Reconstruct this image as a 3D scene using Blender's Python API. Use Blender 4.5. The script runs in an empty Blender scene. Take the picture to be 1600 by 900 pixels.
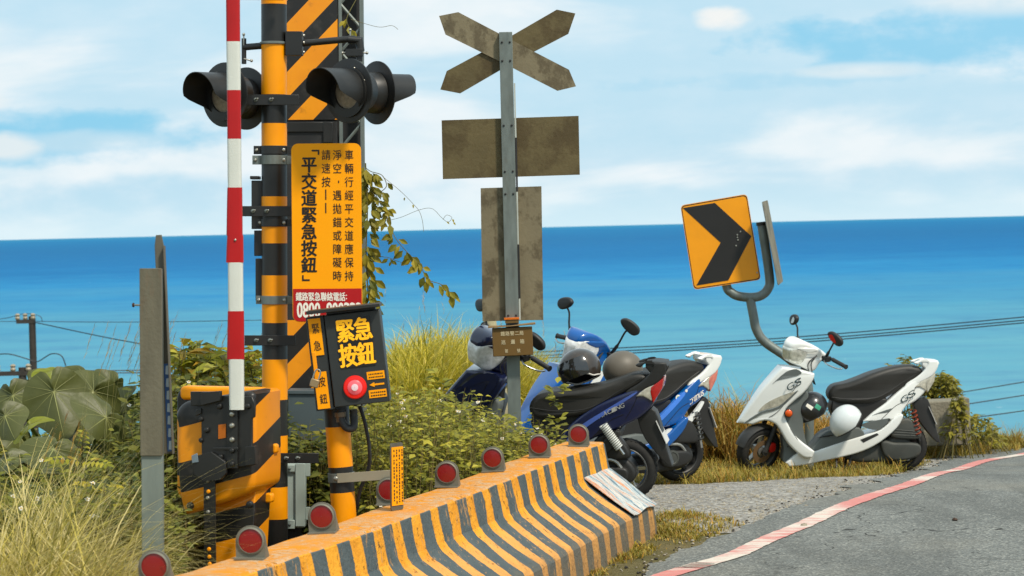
import bpy, math, random
from mathutils import Vector, Matrix, noise
from mathutils.geometry import tessellate_polygon
random.seed(7)
R = math.radians
SC = bpy.context.scene
COL = SC.collection
# ------------------------------------------------------------ camera
FPX = 4000.0            # focal length in pixels of the 1600 px wide photograph
CAM = Vector((0, 0, 1.80))
PITCH, ROLL = R(1.35), R(1.36)
cF = Vector((0, math.cos(PITCH), -math.sin(PITCH)))
cR0 = Vector((1, 0, 0)); cU0 = Vector((0, math.sin(PITCH), math.cos(PITCH)))
cR = cR0 * math.cos(ROLL) - cU0 * math.sin(ROLL)
cU = cR0 * math.sin(ROLL) + cU0 * math.cos(ROLL)
cd = bpy.data.cameras.new('camera'); cam = bpy.data.objects.new('camera', cd); COL.objects.link(cam)
cam.matrix_world = Matrix(((cR.x, cU.x, -cF.x, CAM.x), (cR.y, cU.y, -cF.y, CAM.y), (cR.z, cU.z, -cF.z, CAM.z), (0, 0, 0, 1)))
cd.sensor_width = 36; cd.lens = 36 * FPX / 1600
cd.clip_start = 0.5; cd.clip_end = 600000
cd.dof.use_dof = True; cd.dof.focus_distance = 14.5; cd.dof.aperture_fstop = 8.0
SC.camera = cam
# ------------------------------------------------------------ light
SUN_EL, SUN_AZ = R(52), R(140)      # azimuth clockwise from +Y: behind the camera, to the right
wd = bpy.data.worlds.new('World'); SC.world = wd; wd.use_nodes = True
SC.view_settings.view_transform = 'Standard'; SC.view_settings.look = 'None'
SC.view_settings.exposure = 0.40; SC.view_settings.gamma = 1; SC.view_settings.use_curve_mapping = False
SC.render.film_transparent = False
SC.cycles.max_bounces = 6; SC.cycles.transparent_max_bounces = 8
SC.cycles.use_denoising = True
def S(*c):
    if len(c) == 1:
        h = c[0]; c = (int(h[0:2], 16), int(h[2:4], 16), int(h[4:6], 16))
    return tuple(((v / 255) / 12.92 if v / 255 <= .04045 else ((v / 255 + .055) / 1.055) ** 2.4) for v in c)
def build_world():
    t = wd.node_tree; n = t.nodes; l = t.links; n.clear()
    def N(k, **a):
        x = n.new(k)
        for q, v in a.items(): setattr(x, q, v)
        return x
    def M(op, a, b=None, c=None, clamp=False):
        x = N('ShaderNodeMath', operation=op, use_clamp=clamp)
        for i, v in enumerate((a, b, c)):
            if v is None: continue
            if isinstance(v, (int, float)): x.inputs[i].default_value = v
            else: l.new(v, x.inputs[i])
        return x.outputs[0]
    out = N('ShaderNodeOutputWorld'); bg = N('ShaderNodeBackground'); bg.inputs[1].default_value = 0.1
    l.new(bg.outputs[0], out.inputs[0])
    sky = N('ShaderNodeTexSky', sky_type='NISHITA', sun_disc=False)
    sky.sun_elevation = SUN_EL; sky.sun_rotation = SUN_AZ; sky.altitude = 40; sky.dust_density = 1.2; sky.ozone_density = 2.5
    tc = N('ShaderNodeTexCoord'); sp = N('ShaderNodeSeparateXYZ'); l.new(tc.outputs['Generated'], sp.inputs[0])
    az = M('ARCTAN2', sp.outputs[0], sp.outputs[1]); el = M('ARCSINE', sp.outputs[2])
    cv = N('ShaderNodeCombineXYZ'); l.new(az, cv.inputs[0]); l.new(M('MULTIPLY', el, 4.2), cv.inputs[1])
    nz = N('ShaderNodeTexNoise', noise_dimensions='2D'); l.new(cv.outputs[0], nz.inputs['Vector'])
    nz.inputs['Scale'].default_value = 6.5; nz.inputs['Detail'].default_value = 7; nz.inputs['Roughness'].default_value = .52; nz.inputs['Distortion'].default_value = .25
    # broad weak-blue openings in a thin overcast
    rp = N('ShaderNodeMapRange'); l.new(nz.outputs[0], rp.inputs[0])
    rp.inputs[1].default_value = .40; rp.inputs[2].default_value = .60; rp.inputs[3].default_value = 0; rp.inputs[4].default_value = 1
    rp.interpolation_type = 'SMOOTHSTEP'
    op = rp.outputs[0]
    # two long blue openings low over the sea, left and right
    def blob(a0, e0, ra, re, soft=1.0, nzamt=.9):
        dx = M('DIVIDE', M('SUBTRACT', az, a0), ra); dy = M('DIVIDE', M('SUBTRACT', el, e0), re)
        d = M('ADD', M('MULTIPLY', dx, dx), M('MULTIPLY', dy, dy))
        d = M('ADD', d, M('MULTIPLY', M('SUBTRACT', nz2.outputs[0], .5), nzamt * 2))
        x = N('ShaderNodeMapRange'); x.interpolation_type = 'SMOOTHSTEP'
        l.new(d, x.inputs[0]); x.inputs[1].default_value = 1 + soft * .5; x.inputs[2].default_value = 1 - soft * .8; x.inputs[3].default_value = 0; x.inputs[4].default_value = 1
        return x.outputs[0]
    cv2 = N('ShaderNodeCombineXYZ'); l.new(az, cv2.inputs[0]); l.new(M('MULTIPLY', el, 2.2), cv2.inputs[1])
    nz2 = N('ShaderNodeTexNoise', noise_dimensions='2D'); l.new(cv2.outputs[0], nz2.inputs['Vector'])
    nz2.inputs['Scale'].default_value = 34; nz2.inputs['Detail'].default_value = 6; nz2.inputs['Roughness'].default_value = .55
    # blue openings
    o1 = blob(-.185, .040, .075, .011, 1.4, 1.3); o2 = blob(.165, .068, .085, .014, 1.4, 1.3); o3 = blob(.10, .055, .08, .005, 1.4, 1.2)
    o4 = blob(-.13, .013, .10, .010, 1.4, 1.0); o5 = blob(.17, .014, .09, .007, 1.5, 1.0)
    bl = M('MAXIMUM', M('MAXIMUM', M('MULTIPLY', o1, .88), M('MULTIPLY', o2, .82)), M('MAXIMUM', M('MULTIPLY', o3, .5), M('MAXIMUM', M('MULTIPLY', o4, .45), M('MULTIPLY', o5, .35))))
    cover = M('SUBTRACT', 1, M('MAXIMUM', M('MULTIPLY', M('SUBTRACT', 1, op), .34), bl), clamp=True)
    gap = N('ShaderNodeMix', data_type='RGBA'); gap.inputs[0].default_value = .88
    l.new(sky.outputs[0], gap.inputs[6]); gap.inputs[7].default_value = (1.35, 4.6, 6.7, 1)
    cl = N('ShaderNodeMix', data_type='RGBA'); cf = N('ShaderNodeMapRange'); l.new(M('ADD', M('MULTIPLY', nz.outputs[0], .65), M('MULTIPLY', nz2.outputs[0], .35)), cf.inputs[0]); cf.inputs[1].default_value = .36; cf.inputs[2].default_value = .62; l.new(cf.outputs[0], cl.inputs[0])
    cl.inputs[6].default_value = (5.3, 6.45, 7.0, 1); cl.inputs[7].default_value = (6.5, 7.05, 7.3, 1)
    m1 = N('ShaderNodeMix', data_type='RGBA'); l.new(cover, m1.inputs[0]); l.new(gap.outputs[2], m1.inputs[6]); l.new(cl.outputs[2], m1.inputs[7])
    # small sunlit cumulus puffs
    p = None
    for b in ((.084, .0790, .0100, .0046, .95), (-.192, .036, .014, .005, .8), (-.165, .037, .03, .004, .35), (-.2, .053, .010, .004, .5), (.138, .0575, .026, .003, .5), (.192, .083, .03, .006, .45)):
        q = M('MULTIPLY', blob(*b[:4], soft=1.3, nzamt=1.5), b[4]); p = q if p is None else M('MAXIMUM', p, q)
    m2 = N('ShaderNodeMix', data_type='RGBA'); l.new(M('MULTIPLY', p, .8), m2.inputs[0]); l.new(m1.outputs[2], m2.inputs[6]); m2.inputs[7].default_value = (7.7, 7.35, 6.9, 1)
    # pale milky air right above the sea horizon
    hz = N('ShaderNodeMapRange'); hz.interpolation_type = 'SMOOTHSTEP'; l.new(el, hz.inputs[0]); hz.inputs[1].default_value = -.004; hz.inputs[2].default_value = .022; hz.inputs[3].default_value = .72; hz.inputs[4].default_value = 0
    m3 = N('ShaderNodeMix', data_type='RGBA'); l.new(hz.outputs[0], m3.inputs[0]); l.new(m2.outputs[2], m3.inputs[6]); m3.inputs[7].default_value = (5.4, 6.8, 7.3, 1)
    l.new(m3.outputs[2], bg.inputs[0])
build_world()
sl = bpy.data.lights.new('sun', 'SUN'); sl.energy = 2.9; sl.angle = R(6); sl.color = (1, .91, .77)
so = bpy.data.objects.new('sun', sl); COL.objects.link(so)
sd = Vector((math.sin(SUN_AZ) * math.cos(SUN_EL), math.cos(SUN_AZ) * math.cos(SUN_EL), math.sin(SUN_EL)))
so.rotation_euler = sd.to_track_quat('Z', 'Y').to_euler(); so.location = (0, 0, 60)

# ------------------------------------------------------------ geometry of the view
def ray(px, py):
    return cF + cR * ((px - 800) / FPX) + cU * ((450 - py) / FPX)
def Q(px, py, Y):
    d = ray(px, py); return CAM + d * (Y / d.y)
GT = [(-30, -.2), (8, -.03), (14.9, -.02), (16.5, 0.0), (19.4, -.155), (21.6, -.35), (24, -.49), (27, -.63), (28.5, -.9), (31, -2.2), (50, -12), (75, -22), (110, -46), (400, -60)]
def gz0(y):
    for (a, za), (b, zb) in zip(GT, GT[1:]):
        if y <= b:
            t = (y - a) / (b - a); return za + (zb - za) * t
    return GT[-1][1]
def gz(x, y):
    z = (gz0(y - .8) + gz0(y - .3) + gz0(y + .3) + gz0(y + .8)) / 4
    z += .88 * math.exp(-(((x + .75) / 1.6) ** 2 + ((y - 23.5) / 2.4) ** 2))
    lf = max(0, min(1, (-x - 1.2) / 2)) * max(0, min(1, (y - 8) / 4))
    z += .05 * lf
    return z
def G(px, py):
    d = ray(px, py); t = 8.0
    while t < 60:
        p = CAM + d * t
        if p.z <= gz(p.x, p.y): return p
        t += .02
    return CAM + d * 30
class Fr:
    def __init__(s, base, top, Y, yaw=0):
        O = Q(*base, Y); T = Q(*top, Y); z = (T - O).normalized(); x = Vector((0, 1, 0)).cross(z).normalized(); y = z.cross(x)
        m = Matrix(((x.x, y.x, z.x), (x.y, y.y, z.y), (x.z, y.z, z.z))).to_4x4() @ Matrix.Rotation(R(yaw), 4, 'Z')
        s.M = Matrix.Translation(O) @ m; s.I = s.M.inverted(); s.s = Y / FPX
    def xz(s, px, py, y=0):
        o = s.I @ CAM; d = s.I.to_3x3() @ ray(px, py); t = (y - o.y) / d.y; p = o + d * t
        return (p.x, p.z)
    def p(s, px, py, y=0):
        a = s.xz(px, py, y); return (a[0], y, a[1])

# ------------------------------------------------------------ materials
MATS = {}
def mk(name, col, rough=.55, metal=0.0, var=.12, vs=6, bump=0, bs=60, spec=.4, dirt=None, dl=.55, dw=.12, ds=3.0, da=1.0, coat=0, emis=None, island=0, trans=0, stretch=(1, 1, 1), sub=None):
    if name in MATS: return MATS[name]
    m = bpy.data.materials.new(name); m.use_nodes = True; MATS[name] = m
    t = m.node_tree; n = t.nodes; l = t.links; b = n['Principled BSDF']; out = n['Material Output']
    tc = n.new('ShaderNodeTexCoord'); mp = n.new('ShaderNodeMapping'); mp.inputs['Scale'].default_value = stretch
    l.new(tc.outputs['Object'], mp.inputs[0])
    nz = n.new('ShaderNodeTexNoise'); nz.inputs['Scale'].default_value = vs; nz.inputs['Detail'].default_value = 5; l.new(mp.outputs[0], nz.inputs['Vector'])
    mx = n.new('ShaderNodeMix'); mx.data_type = 'RGBA'
    c = Vector(col)
    lo = c * (1 - var); hi = c * (1 + var)
    mr = n.new('ShaderNodeMapRange'); l.new(nz.outputs[0], mr.inputs[0]); mr.inputs[1].default_value = .3; mr.inputs[2].default_value = .7
    l.new(mr.outputs[0], mx.inputs[0]); mx.inputs[6].default_value = (*lo, 1); mx.inputs[7].default_value = (*[min(.95, v) for v in hi], 1)
    res = mx.outputs[2]
    if island:
        gi = n.new('ShaderNodeNewGeometry'); cr = n.new('ShaderNodeValToRGB'); l.new(gi.outputs['Random Per Island'], cr.inputs[0])
        els = cr.color_ramp.elements; cols = island
        els[0].position = 0; els[0].color = (*cols[0], 1); els[1].position = 1; els[1].color = (*cols[-1], 1)
        for i in range(1, len(cols) - 1):
            e = els.new(i / (len(cols) - 1)); e.color = (*cols[i], 1)
        m2 = n.new('ShaderNodeMix'); m2.data_type = 'RGBA'; m2.blend_type = 'MULTIPLY'; m2.inputs[0].default_value = 1
        gr = n.new('ShaderNodeMapRange'); l.new(nz.outputs[0], gr.inputs[0]); gr.inputs[1].default_value = .3; gr.inputs[2].default_value = .7; gr.inputs[3].default_value = 1 - var; gr.inputs[4].default_value = 1 + var
        l.new(cr.outputs[0], m2.inputs[6]); l.new(gr.outputs[0], m2.inputs[7]); res = m2.outputs[2]
    if dirt:
        n2 = n.new('ShaderNodeTexNoise'); n2.inputs['Scale'].default_value = ds; n2.inputs['Detail'].default_value = 8; n2.inputs['Roughness'].default_value = .65; l.new(mp.outputs[0], n2.inputs['Vector'])
        r2 = n.new('ShaderNodeMapRange'); l.new(n2.outputs[0], r2.inputs[0]); r2.inputs[1].default_value = dl; r2.inputs[2].default_value = dl + dw; r2.inputs[4].default_value = da
        m3 = n.new('ShaderNodeMix'); m3.data_type = 'RGBA'; l.new(r2.outputs[0], m3.inputs[0]); l.new(res, m3.inputs[6]); m3.inputs[7].default_value = (*dirt, 1); res = m3.outputs[2]
    l.new(res, b.inputs['Base Color'])
    b.inputs['Roughness'].default_value = rough; b.inputs['Metallic'].default_value = metal; b.inputs['Specular IOR Level'].default_value = spec
    if coat: b.inputs['Coat Weight'].default_value = coat; b.inputs['Coat Roughness'].default_value = .08
    if emis: b.inputs['Emission Color'].default_value = (*emis[:3], 1); b.inputs['Emission Strength'].default_value = emis[3]
    if bump:
        n3 = n.new('ShaderNodeTexNoise'); n3.inputs['Scale'].default_value = bs; n3.inputs['Detail'].default_value = 4; l.new(tc.outputs['Object'], n3.inputs['Vector'])
        bp = n.new('ShaderNodeBump'); bp.inputs['Strength'].default_value = 1; bp.inputs['Distance'].default_value = bump; l.new(n3.outputs[0], bp.inputs['Height']); l.new(bp.outputs[0], b.inputs['Normal'])
    if trans:
        tr = n.new('ShaderNodeBsdfTranslucent'); l.new(res, tr.inputs[0]); ms = n.new('ShaderNodeMixShader'); ms.inputs[0].default_value = trans
        l.new(b.outputs[0], ms.inputs[1]); l.new(tr.outputs[0], ms.inputs[2]); l.new(ms.outputs[0], out.inputs[0])
    return m
BLK = mk('black_paint', (.014, .014, .013), .42, var=.3, spec=.5, dirt=(.06, .055, .045), dl=.58, dw=.25, da=.5, ds=5)
BLKM = mk('black_rough', (.02, .02, .02), .6, var=.3, dirt=(.07, .06, .05), dl=.55, dw=.3, da=.5)
YEL = mk('yellow_paint', S(244, 152, 0), .42, var=.07, spec=.3, dirt=S(176, 106, 20), dl=.58, dw=.25, da=.5, ds=3)
YELS = mk('yellow_sheeting', S(255, 162, 0), .45, spec=.2, var=.03, dirt=S(205, 120, 10), dl=.62, dw=.2, da=.3, ds=6)
RED = mk('red_sheeting', S(172, 14, 16), .4, var=.1, dirt=S(190, 90, 60), dl=.68, dw=.05, da=.8, ds=16)
WHT = mk('white_sheeting', S(205, 208, 200), .5, var=.04, bump=.0015, bs=220, dirt=S(165, 160, 140), dl=.58, dw=.2, da=.5, ds=9)
WPT = mk('white_lettering', S(235, 228, 215), .5, var=.02)
GAL = mk('galvanised_steel', S(112, 120, 116), .5, metal=.35, var=.18, vs=12, dirt=S(94, 84, 66), dl=.54, dw=.2, da=.7, ds=4, stretch=(2, 2, .6))
GALD = mk('weathered_steel', S(98, 94, 82), .6, metal=.2, var=.2, vs=10, dirt=S(88, 62, 38), dl=.56, dw=.12, da=.8, ds=4, stretch=(2, 2, .5))
SIGNB = mk('sign_back', S(98, 86, 56), .55, metal=.2, var=.15, vs=5, dirt=S(60, 44, 20), dl=.47, dw=.10, da=.45, ds=6, stretch=(1, 1, .8), bump=.002, bs=40)
SIGNB2 = mk('sign_back_stained', S(122, 112, 88), .6, metal=.15, var=.15, vs=4, dirt=S(62, 50, 30), dl=.49, dw=.08, da=.55, ds=7, stretch=(1, 1, .75), bump=.002, bs=40)
BOLT = mk('bolt_steel', S(170, 168, 158), .35, metal=.8, var=.1)
REDR = mk('red_reflector', S(128, 4, 8), .3, var=.1, bump=.0012, bs=260, spec=.5, coat=.3, dirt=S(120, 60, 44), dl=.56, dw=.2, da=.45, ds=22)
GLEN = mk('lens_glass', S(140, 128, 112), .3, var=.25, vs=60, bump=.003, bs=160)
SLATE = mk('slate_paint', S(72, 84, 88), .55, var=.08)
BOXG = mk('cabinet_grey', S(150, 164, 158), .5, var=.06, dirt=S(118, 120, 104), dl=.56, dw=.25, da=.5)

# ------------------------------------------------------------ mesh builder
class B:
    def __init__(s, T=None): s.v = []; s.f = []; s.mi = []; s.mats = []; s.T = T; s.uv = {}
    def m(s, mat):
        if mat not in s.mats: s.mats.append(mat)
        return s.mats.index(mat)
    def add(s, vs, fs, mat, T=None):
        k = len(s.v); i = s.m(mat)
        for p in vs:
            p = Vector(p)
            if T is not None: p = T @ p
            if s.T is not None: p = s.T @ p
            s.v.append(p)
        for f in fs: s.f.append([k + a for a in f]); s.mi.append(i)
        return k
    def box(s, x0, x1, y0, y1, z0, z1, mat, T=None):
        s.add([(x0, y0, z0), (x1, y0, z0), (x1, y1, z0), (x0, y1, z0), (x0, y0, z1), (x1, y0, z1), (x1, y1, z1), (x0, y1, z1)],
              [(0, 3, 2, 1), (4, 5, 6, 7), (0, 1, 5, 4), (1, 2, 6, 5), (2, 3, 7, 6), (3, 0, 4, 7)], mat, T)
    def tube(s, pts, r, n, mat, caps=True, mats=None, T=None):
        pts = [Vector(p) for p in pts]; N = len(pts); vs = []; up = None
        for i, p in enumerate(pts):
            d = (pts[min(i + 1, N - 1)] - pts[max(i - 1, 0)]).normalized()
            if up is None:
                up = Vector((0, 0, 1)) if abs(d.z) < .9 else Vector((0, 1, 0))
            a = d.cross(up).normalized(); up = a.cross(d).normalized()
            rr = r[i] if isinstance(r, (list, tuple)) else r
            for k in range(n):
                t = 2 * math.pi * k / n; vs.append(p + (a * math.cos(t) + up * math.sin(t)) * rr)
        for i in range(N - 1):
            fs = [(i * n + k, i * n + (k + 1) % n, (i + 1) * n + (k + 1) % n, (i + 1) * n + k) for k in range(n)]
            if i == 0: base = s.add(vs, fs, mats[0] if mats else mat, T)
            else:
                q = s.m(mats[i] if mats else mat)
                for f in fs: s.f.append([base + a for a in f]); s.mi.append(q)
        if caps:
            s.f.append([base + k for k in range(n)][::-1]); s.mi.append(s.m(mats[0] if mats else mat))
            s.f.append([base + (N - 1) * n + k for k in range(n)]); s.mi.append(s.m(mats[-1] if mats else mat))
    def lathe(s, prof, o, d, n, mat, T=None, cap=True):
        o = Vector(o); d = Vector(d).normalized(); up = Vector((0, 0, 1)) if abs(d.z) < .9 else Vector((0, 1, 0))
        a = d.cross(up).normalized(); b = a.cross(d)
        vs = []
        for r, t in prof:
            for k in range(n):
                q = 2 * math.pi * k / n; vs.append(o + d * t + (a * math.cos(q) + b * math.sin(q)) * max(r, 1e-5))
        fs = [(i * n + k, i * n + (k + 1) % n, (i + 1) * n + (k + 1) % n, (i + 1) * n + k) for i in range(len(prof) - 1) for k in range(n)]
        if cap: fs += [tuple(range(n))[::-1], tuple((len(prof) - 1) * n + k for k in range(n))]
        s.add(vs, fs, mat, T)
    def disc(s, c, d, r, th, n, mat, T=None):
        s.lathe([(r * .96, 0), (r, th * .15), (r, th * .85), (r * .96, th)], c, d, n, mat, T)
    def bolt(s, c, d, r, mat, T=None):
        s.lathe([(r, 0), (r, r * .5), (r * .7, r * .9), (r * .2, r)], c, d, 8, mat, T)
    def plate(s, pts, y0, y1, mat, T=None, edge=None):
        """outline in XZ given counter-clockwise seen from -Y, thickness y0..y1"""
        n = len(pts); tri = tessellate_polygon([[Vector((p[0], p[1], 0)) for p in pts]])
        vs = [(p[0], y0, p[1]) for p in pts] + [(p[0], y1, p[1]) for p in pts]
        fs = []
        ar = sum(pts[i][0] * pts[(i + 1) % n][1] - pts[(i + 1) % n][0] * pts[i][1] for i in range(n))
        for t in tri:
            a, b, c = t
            cr = (pts[b][0] - pts[a][0]) * (pts[c][1] - pts[a][1]) - (pts[b][1] - pts[a][1]) * (pts[c][0] - pts[a][0])
            if cr < 0: a, b, c = a, c, b
            fs.append((a, b, c)); fs.append((n + c, n + b, n + a))
        k = s.add(vs, fs, mat, T)
        q = s.m(edge or mat)
        for i in range(n):
            j = (i + 1) % n
            f = [i, n + i, n + j, j] if ar > 0 else [i, j, n + j, n + i]
            s.f.append([k + a for a in f]); s.mi.append(q)
    def slab(s, pts, w, r, mat, T=None, smooth=2, yc=0.0, steps=4):
        """closed side outline (x,z) given a rounded thickness: half width w (number or w(x,z))"""
        if smooth: pts = cat(pts, smooth)
        n = len(pts)
        ar = sum(pts[i][0] * pts[(i + 1) % n][1] - pts[(i + 1) % n][0] * pts[i][1] for i in range(n))
        if ar < 0: pts = pts[::-1]
        nr = []
        for i in range(n):
            a = Vector(pts[i - 1]); b = Vector(pts[i]); c = Vector(pts[(i + 1) % n])
            e1 = (b - a); e2 = (c - b)
            n1 = Vector((-e1.y, e1.x)); n2 = Vector((-e2.y, e2.x))
            m = (n1.normalized() if n1.length > 1e-9 else n1) + (n2.normalized() if n2.length > 1e-9 else n2)
            nr.append(m.normalized() if m.length > 1e-6 else Vector((0, 0)))
        W = w if callable(w) else (lambda x, z: w)
        rings = []
        prof = [(r * (1 - math.sin(q * math.pi / 2 / steps)), r * (1 - math.cos(q * math.pi / 2 / steps))) for q in range(steps + 1)]
        # prof: (inset, depth below face)
        seq = [(ins, 1, dep) for ins, dep in [(r * (1 - math.cos(q * math.pi / 2 / steps)), r * (1 - math.sin(q * math.pi / 2 / steps))) for q in range(steps, -1, -1)]]
        seq += [(ins, -1, dep) for ins, _, dep in seq[::-1]]
        vs = []
        for ins, sg, dep in seq:
            for i in range(n):
                x = pts[i][0] + nr[i].x * ins; z = pts[i][1] + nr[i].y * ins
                ww = max(W(x, z), .004); vs.append((x, yc + sg * max(ww - dep, .001), z))
        m = len(seq); fs = []
        for a in range(m - 1):
            for i in range(n):
                j = (i + 1) % n; fs.append((a * n + i, a * n + j, (a + 1) * n + j, (a + 1) * n + i))
        P1 = [Vector((vs[i][0], vs[i][2], 0)) for i in range(n)]
        for t in tessellate_polygon([P1]):
            a, b, c = t
            cr = (P1[b].x - P1[a].x) * (P1[c].y - P1[a].y) - (P1[b].y - P1[a].y) * (P1[c].x - P1[a].x)
            if cr < 0: a, b, c = a, c, b
            fs.append((a, c, b)); k = (m - 1) * n; fs.append((k + a, k + b, k + c))
        # flip so that the normals look outwards
        s.add(vs, fs, mat, T)
    def ell(s, c, rx, ry, rz, mat, n=20, m=12, T=None, z0=-1.0):
        vs = []; fs = []
        for i in range(m + 1):
            ph = math.asin(max(z0, -1)) + (math.pi / 2 - math.asin(max(z0, -1))) * i / m
            for k in range(n):
                t = 2 * math.pi * k / n; vs.append((c[0] + rx * math.cos(ph) * math.cos(t), c[1] + ry * math.cos(ph) * math.sin(t), c[2] + rz * math.sin(ph)))
        for i in range(m):
            for k in range(n): fs.append((i * n + k, i * n + (k + 1) % n, (i + 1) * n + (k + 1) % n, (i + 1) * n + k))
        if z0 > -1: fs.append(tuple(range(n))[::-1])
        s.add(vs, fs, mat, T)
    def build(s, name, parent=None, bevel=0, ang=38, seg=2, smooth=True):
        me = bpy.data.meshes.new(name); me.from_pydata(s.v, [], s.f)
        for a in s.mats: me.materials.append(a)
        me.polygons.foreach_set('material_index', s.mi)
        if s.uv:
            ul = me.uv_layers.new(name='UVMap')
            for lp in me.loops: ul.data[lp.index].uv = s.uv.get(lp.vertex_index, (0, 0))
        if smooth:
            me.polygons.foreach_set('use_smooth', [True] * len(me.polygons)); me.set_sharp_from_angle(angle=R(ang))
        me.update()
        o = bpy.data.objects.new(name, me); COL.objects.link(o)
        if parent: o.parent = parent
        if bevel:
            b = o.modifiers.new('bevel', 'BEVEL'); b.width = bevel; b.segments = seg; b.limit_method = 'ANGLE'; b.angle_limit = R(40)
        return o
def cat(pts, k):
    n = len(pts); out = []
    for i in range(n):
        p0, p1, p2, p3 = (Vector(pts[(i + j) % n][:2]) for j in (-1, 0, 1, 2))
        sharp = len(pts[i]) > 2 or len(pts[(i + 1) % n]) > 2
        for q in range(k):
            t = q / k
            if len(pts[i]) > 2: p0 = p1
            if len(pts[(i + 1) % n]) > 2: p3 = p2
            a = 2 * p1; b = (p2 - p0) * t; c = (2 * p0 - 5 * p1 + 4 * p2 - p3) * t * t; d = (-p0 + 3 * p1 - 3 * p2 + p3) * t ** 3
            v = (a + b + c + d) * .5; out.append((v.x, v.y))
    return out
def curve(pts, k=5):
    out = []; n = len(pts); P = [Vector(p) for p in pts]
    for i in range(n - 1):
        p0 = P[max(i - 1, 0)]; p1 = P[i]; p2 = P[i + 1]; p3 = P[min(i + 2, n - 1)]
        for q in range(k):
            t = q / k; out.append(((2 * p1) + (p2 - p0) * t + (2 * p0 - 5 * p1 + 4 * p2 - p3) * t * t + (-p0 + 3 * p1 - 3 * p2 + p3) * t ** 3) * .5)
    out.append(P[-1]); return out
def rrect(x0, x1, z0, z1, r, k=5):
    o = []
    for cx, cz, a0 in ((x1 - r, z0 + r, -90), (x1 - r, z1 - r, 0), (x0 + r, z1 - r, 90), (x0 + r, z0 + r, 180)):
        for i in range(k + 1):
            a = R(a0 + 90 * i / k); o.append((cx + r * math.cos(a), cz + r * math.sin(a)))
    return o
def tag(o, label=None, cat_=None, group=None, kind=None):
    if label: o['label'] = label
    if cat_: o['category'] = cat_
    if group: o['group'] = group
    if kind: o['kind'] = kind
    return o
def thing(name, label, cat_, M, group=None):
    o = bpy.data.objects.new(name, None); COL.objects.link(o); o.empty_display_size = .1
    o.matrix_world = M if isinstance(M, Matrix) else Matrix.Translation(M)
    return tag(o, label, cat_, group)
# text: glyph outlines of the built-in font, cached
GLY = {}
def glyph(ch, bold):
    k = ch
    if k not in GLY:
        c = bpy.data.curves.new('g', 'FONT'); c.body = ch; c.resolution_u = 3
        o = bpy.data.objects.new('g', c); COL.objects.link(o)
        dg = bpy.context.evaluated_depsgraph_get(); me = bpy.data.meshes.new_from_object(o.evaluated_get(dg))
        GLY[k] = ([tuple(v.co) for v in me.vertices], [tuple(p.vertices) for p in me.polygons])
        bpy.data.objects.remove(o); bpy.data.curves.remove(c); bpy.data.meshes.remove(me)
    return GLY[k]
def text(b, ch, cx, cz, w, h, mat, y, bold=0.0, sx=1, shear=0, T=None, fit=False):
    vs, fs = glyph(ch, bold)
    if not vs: return
    if fit:
        x0 = min(v[0] for v in vs); x1 = max(v[0] for v in vs); z0 = min(v[1] for v in vs); z1 = max(v[1] for v in vs)
        f = lambda v: (cx + sx * (((v[0] - x0) / (x1 - x0) - .5) * w + shear * ((v[1] - z0) / (z1 - z0) - .5) * h), y, cz + ((v[1] - z0) / (z1 - z0) - .5) * h)
    else: f = lambda v: (cx + sx * (v[0] - .5) * w, y, cz + (v[1] - .38) * h)
    F = [q if sx > 0 else q[::-1] for q in fs]; V = [f(v) for v in vs]; d = bold * h
    b.add(V, F, mat, T)
    if bold:      # a heavier face: the same glyph laid again with tiny shifts, each a hair in front
        for i, (ox, oz) in enumerate(((1, 0), (-1, 0), (0, .7), (0, -.7), (.7, .5), (-.7, -.5))):
            b.add([(p[0] + ox * d, p[1] - .00008 * (i + 1) * (1 if sx > 0 else -1), p[2] + oz * d) for p in V], F, mat, T)
# ============================================================ SETTING
def nodes_mat(name):
    m = bpy.data.materials.new(name); m.use_nodes = True; t = m.node_tree
    def N(k, **a):
        x = t.nodes.new(k)
        for q, v in a.items(): setattr(x, q, v)
        return x
    def M(op, a, b=None, c=None, clamp=False):
        x = N('ShaderNodeMath', operation=op, use_clamp=clamp)
        for i, v in enumerate((a, b, c)):
            if v is None: continue
            if isinstance(v, (int, float)): x.inputs[i].default_value = v
            else: t.links.new(v, x.inputs[i])
        return x.outputs[0]
    def NZ(vec, scale, detail=5, rough=.5):
        x = N('ShaderNodeTexNoise'); t.links.new(vec, x.inputs['Vector']); x.inputs['Scale'].default_value = scale; x.inputs['Detail'].default_value = detail; x.inputs['Roughness'].default_value = rough; return x.outputs[0]
    def MR(v, a, b, c=0, d=1, smooth=False):
        x = N('ShaderNodeMapRange'); t.links.new(v, x.inputs[0])
        if smooth: x.interpolation_type = 'SMOOTHSTEP'
        for i, q in enumerate((a, b, c, d)): x.inputs[i + 1].default_value = q
        return x.outputs[0]
    def MX(f, a, b, mode='MIX'):
        x = N('ShaderNodeMix', data_type='RGBA', blend_type=mode)
        for i, v in ((0, f), (6, a), (7, b)):
            if isinstance(v, (int, float)): x.inputs[i].default_value = v
            elif isinstance(v, tuple): x.inputs[i].default_value = (*v, 1)
            else: t.links.new(v, x.inputs[i])
        return x.outputs[2]
    return m, t, N, M, NZ, MR, MX, t.nodes['Principled BSDF']
def bump(t, N, h, dist, b):
    x = N('ShaderNodeBump'); x.inputs['Distance'].default_value = dist; t.links.new(h, x.inputs['Height']); t.links.new(x.outputs[0], b.inputs['Normal'])

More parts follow.
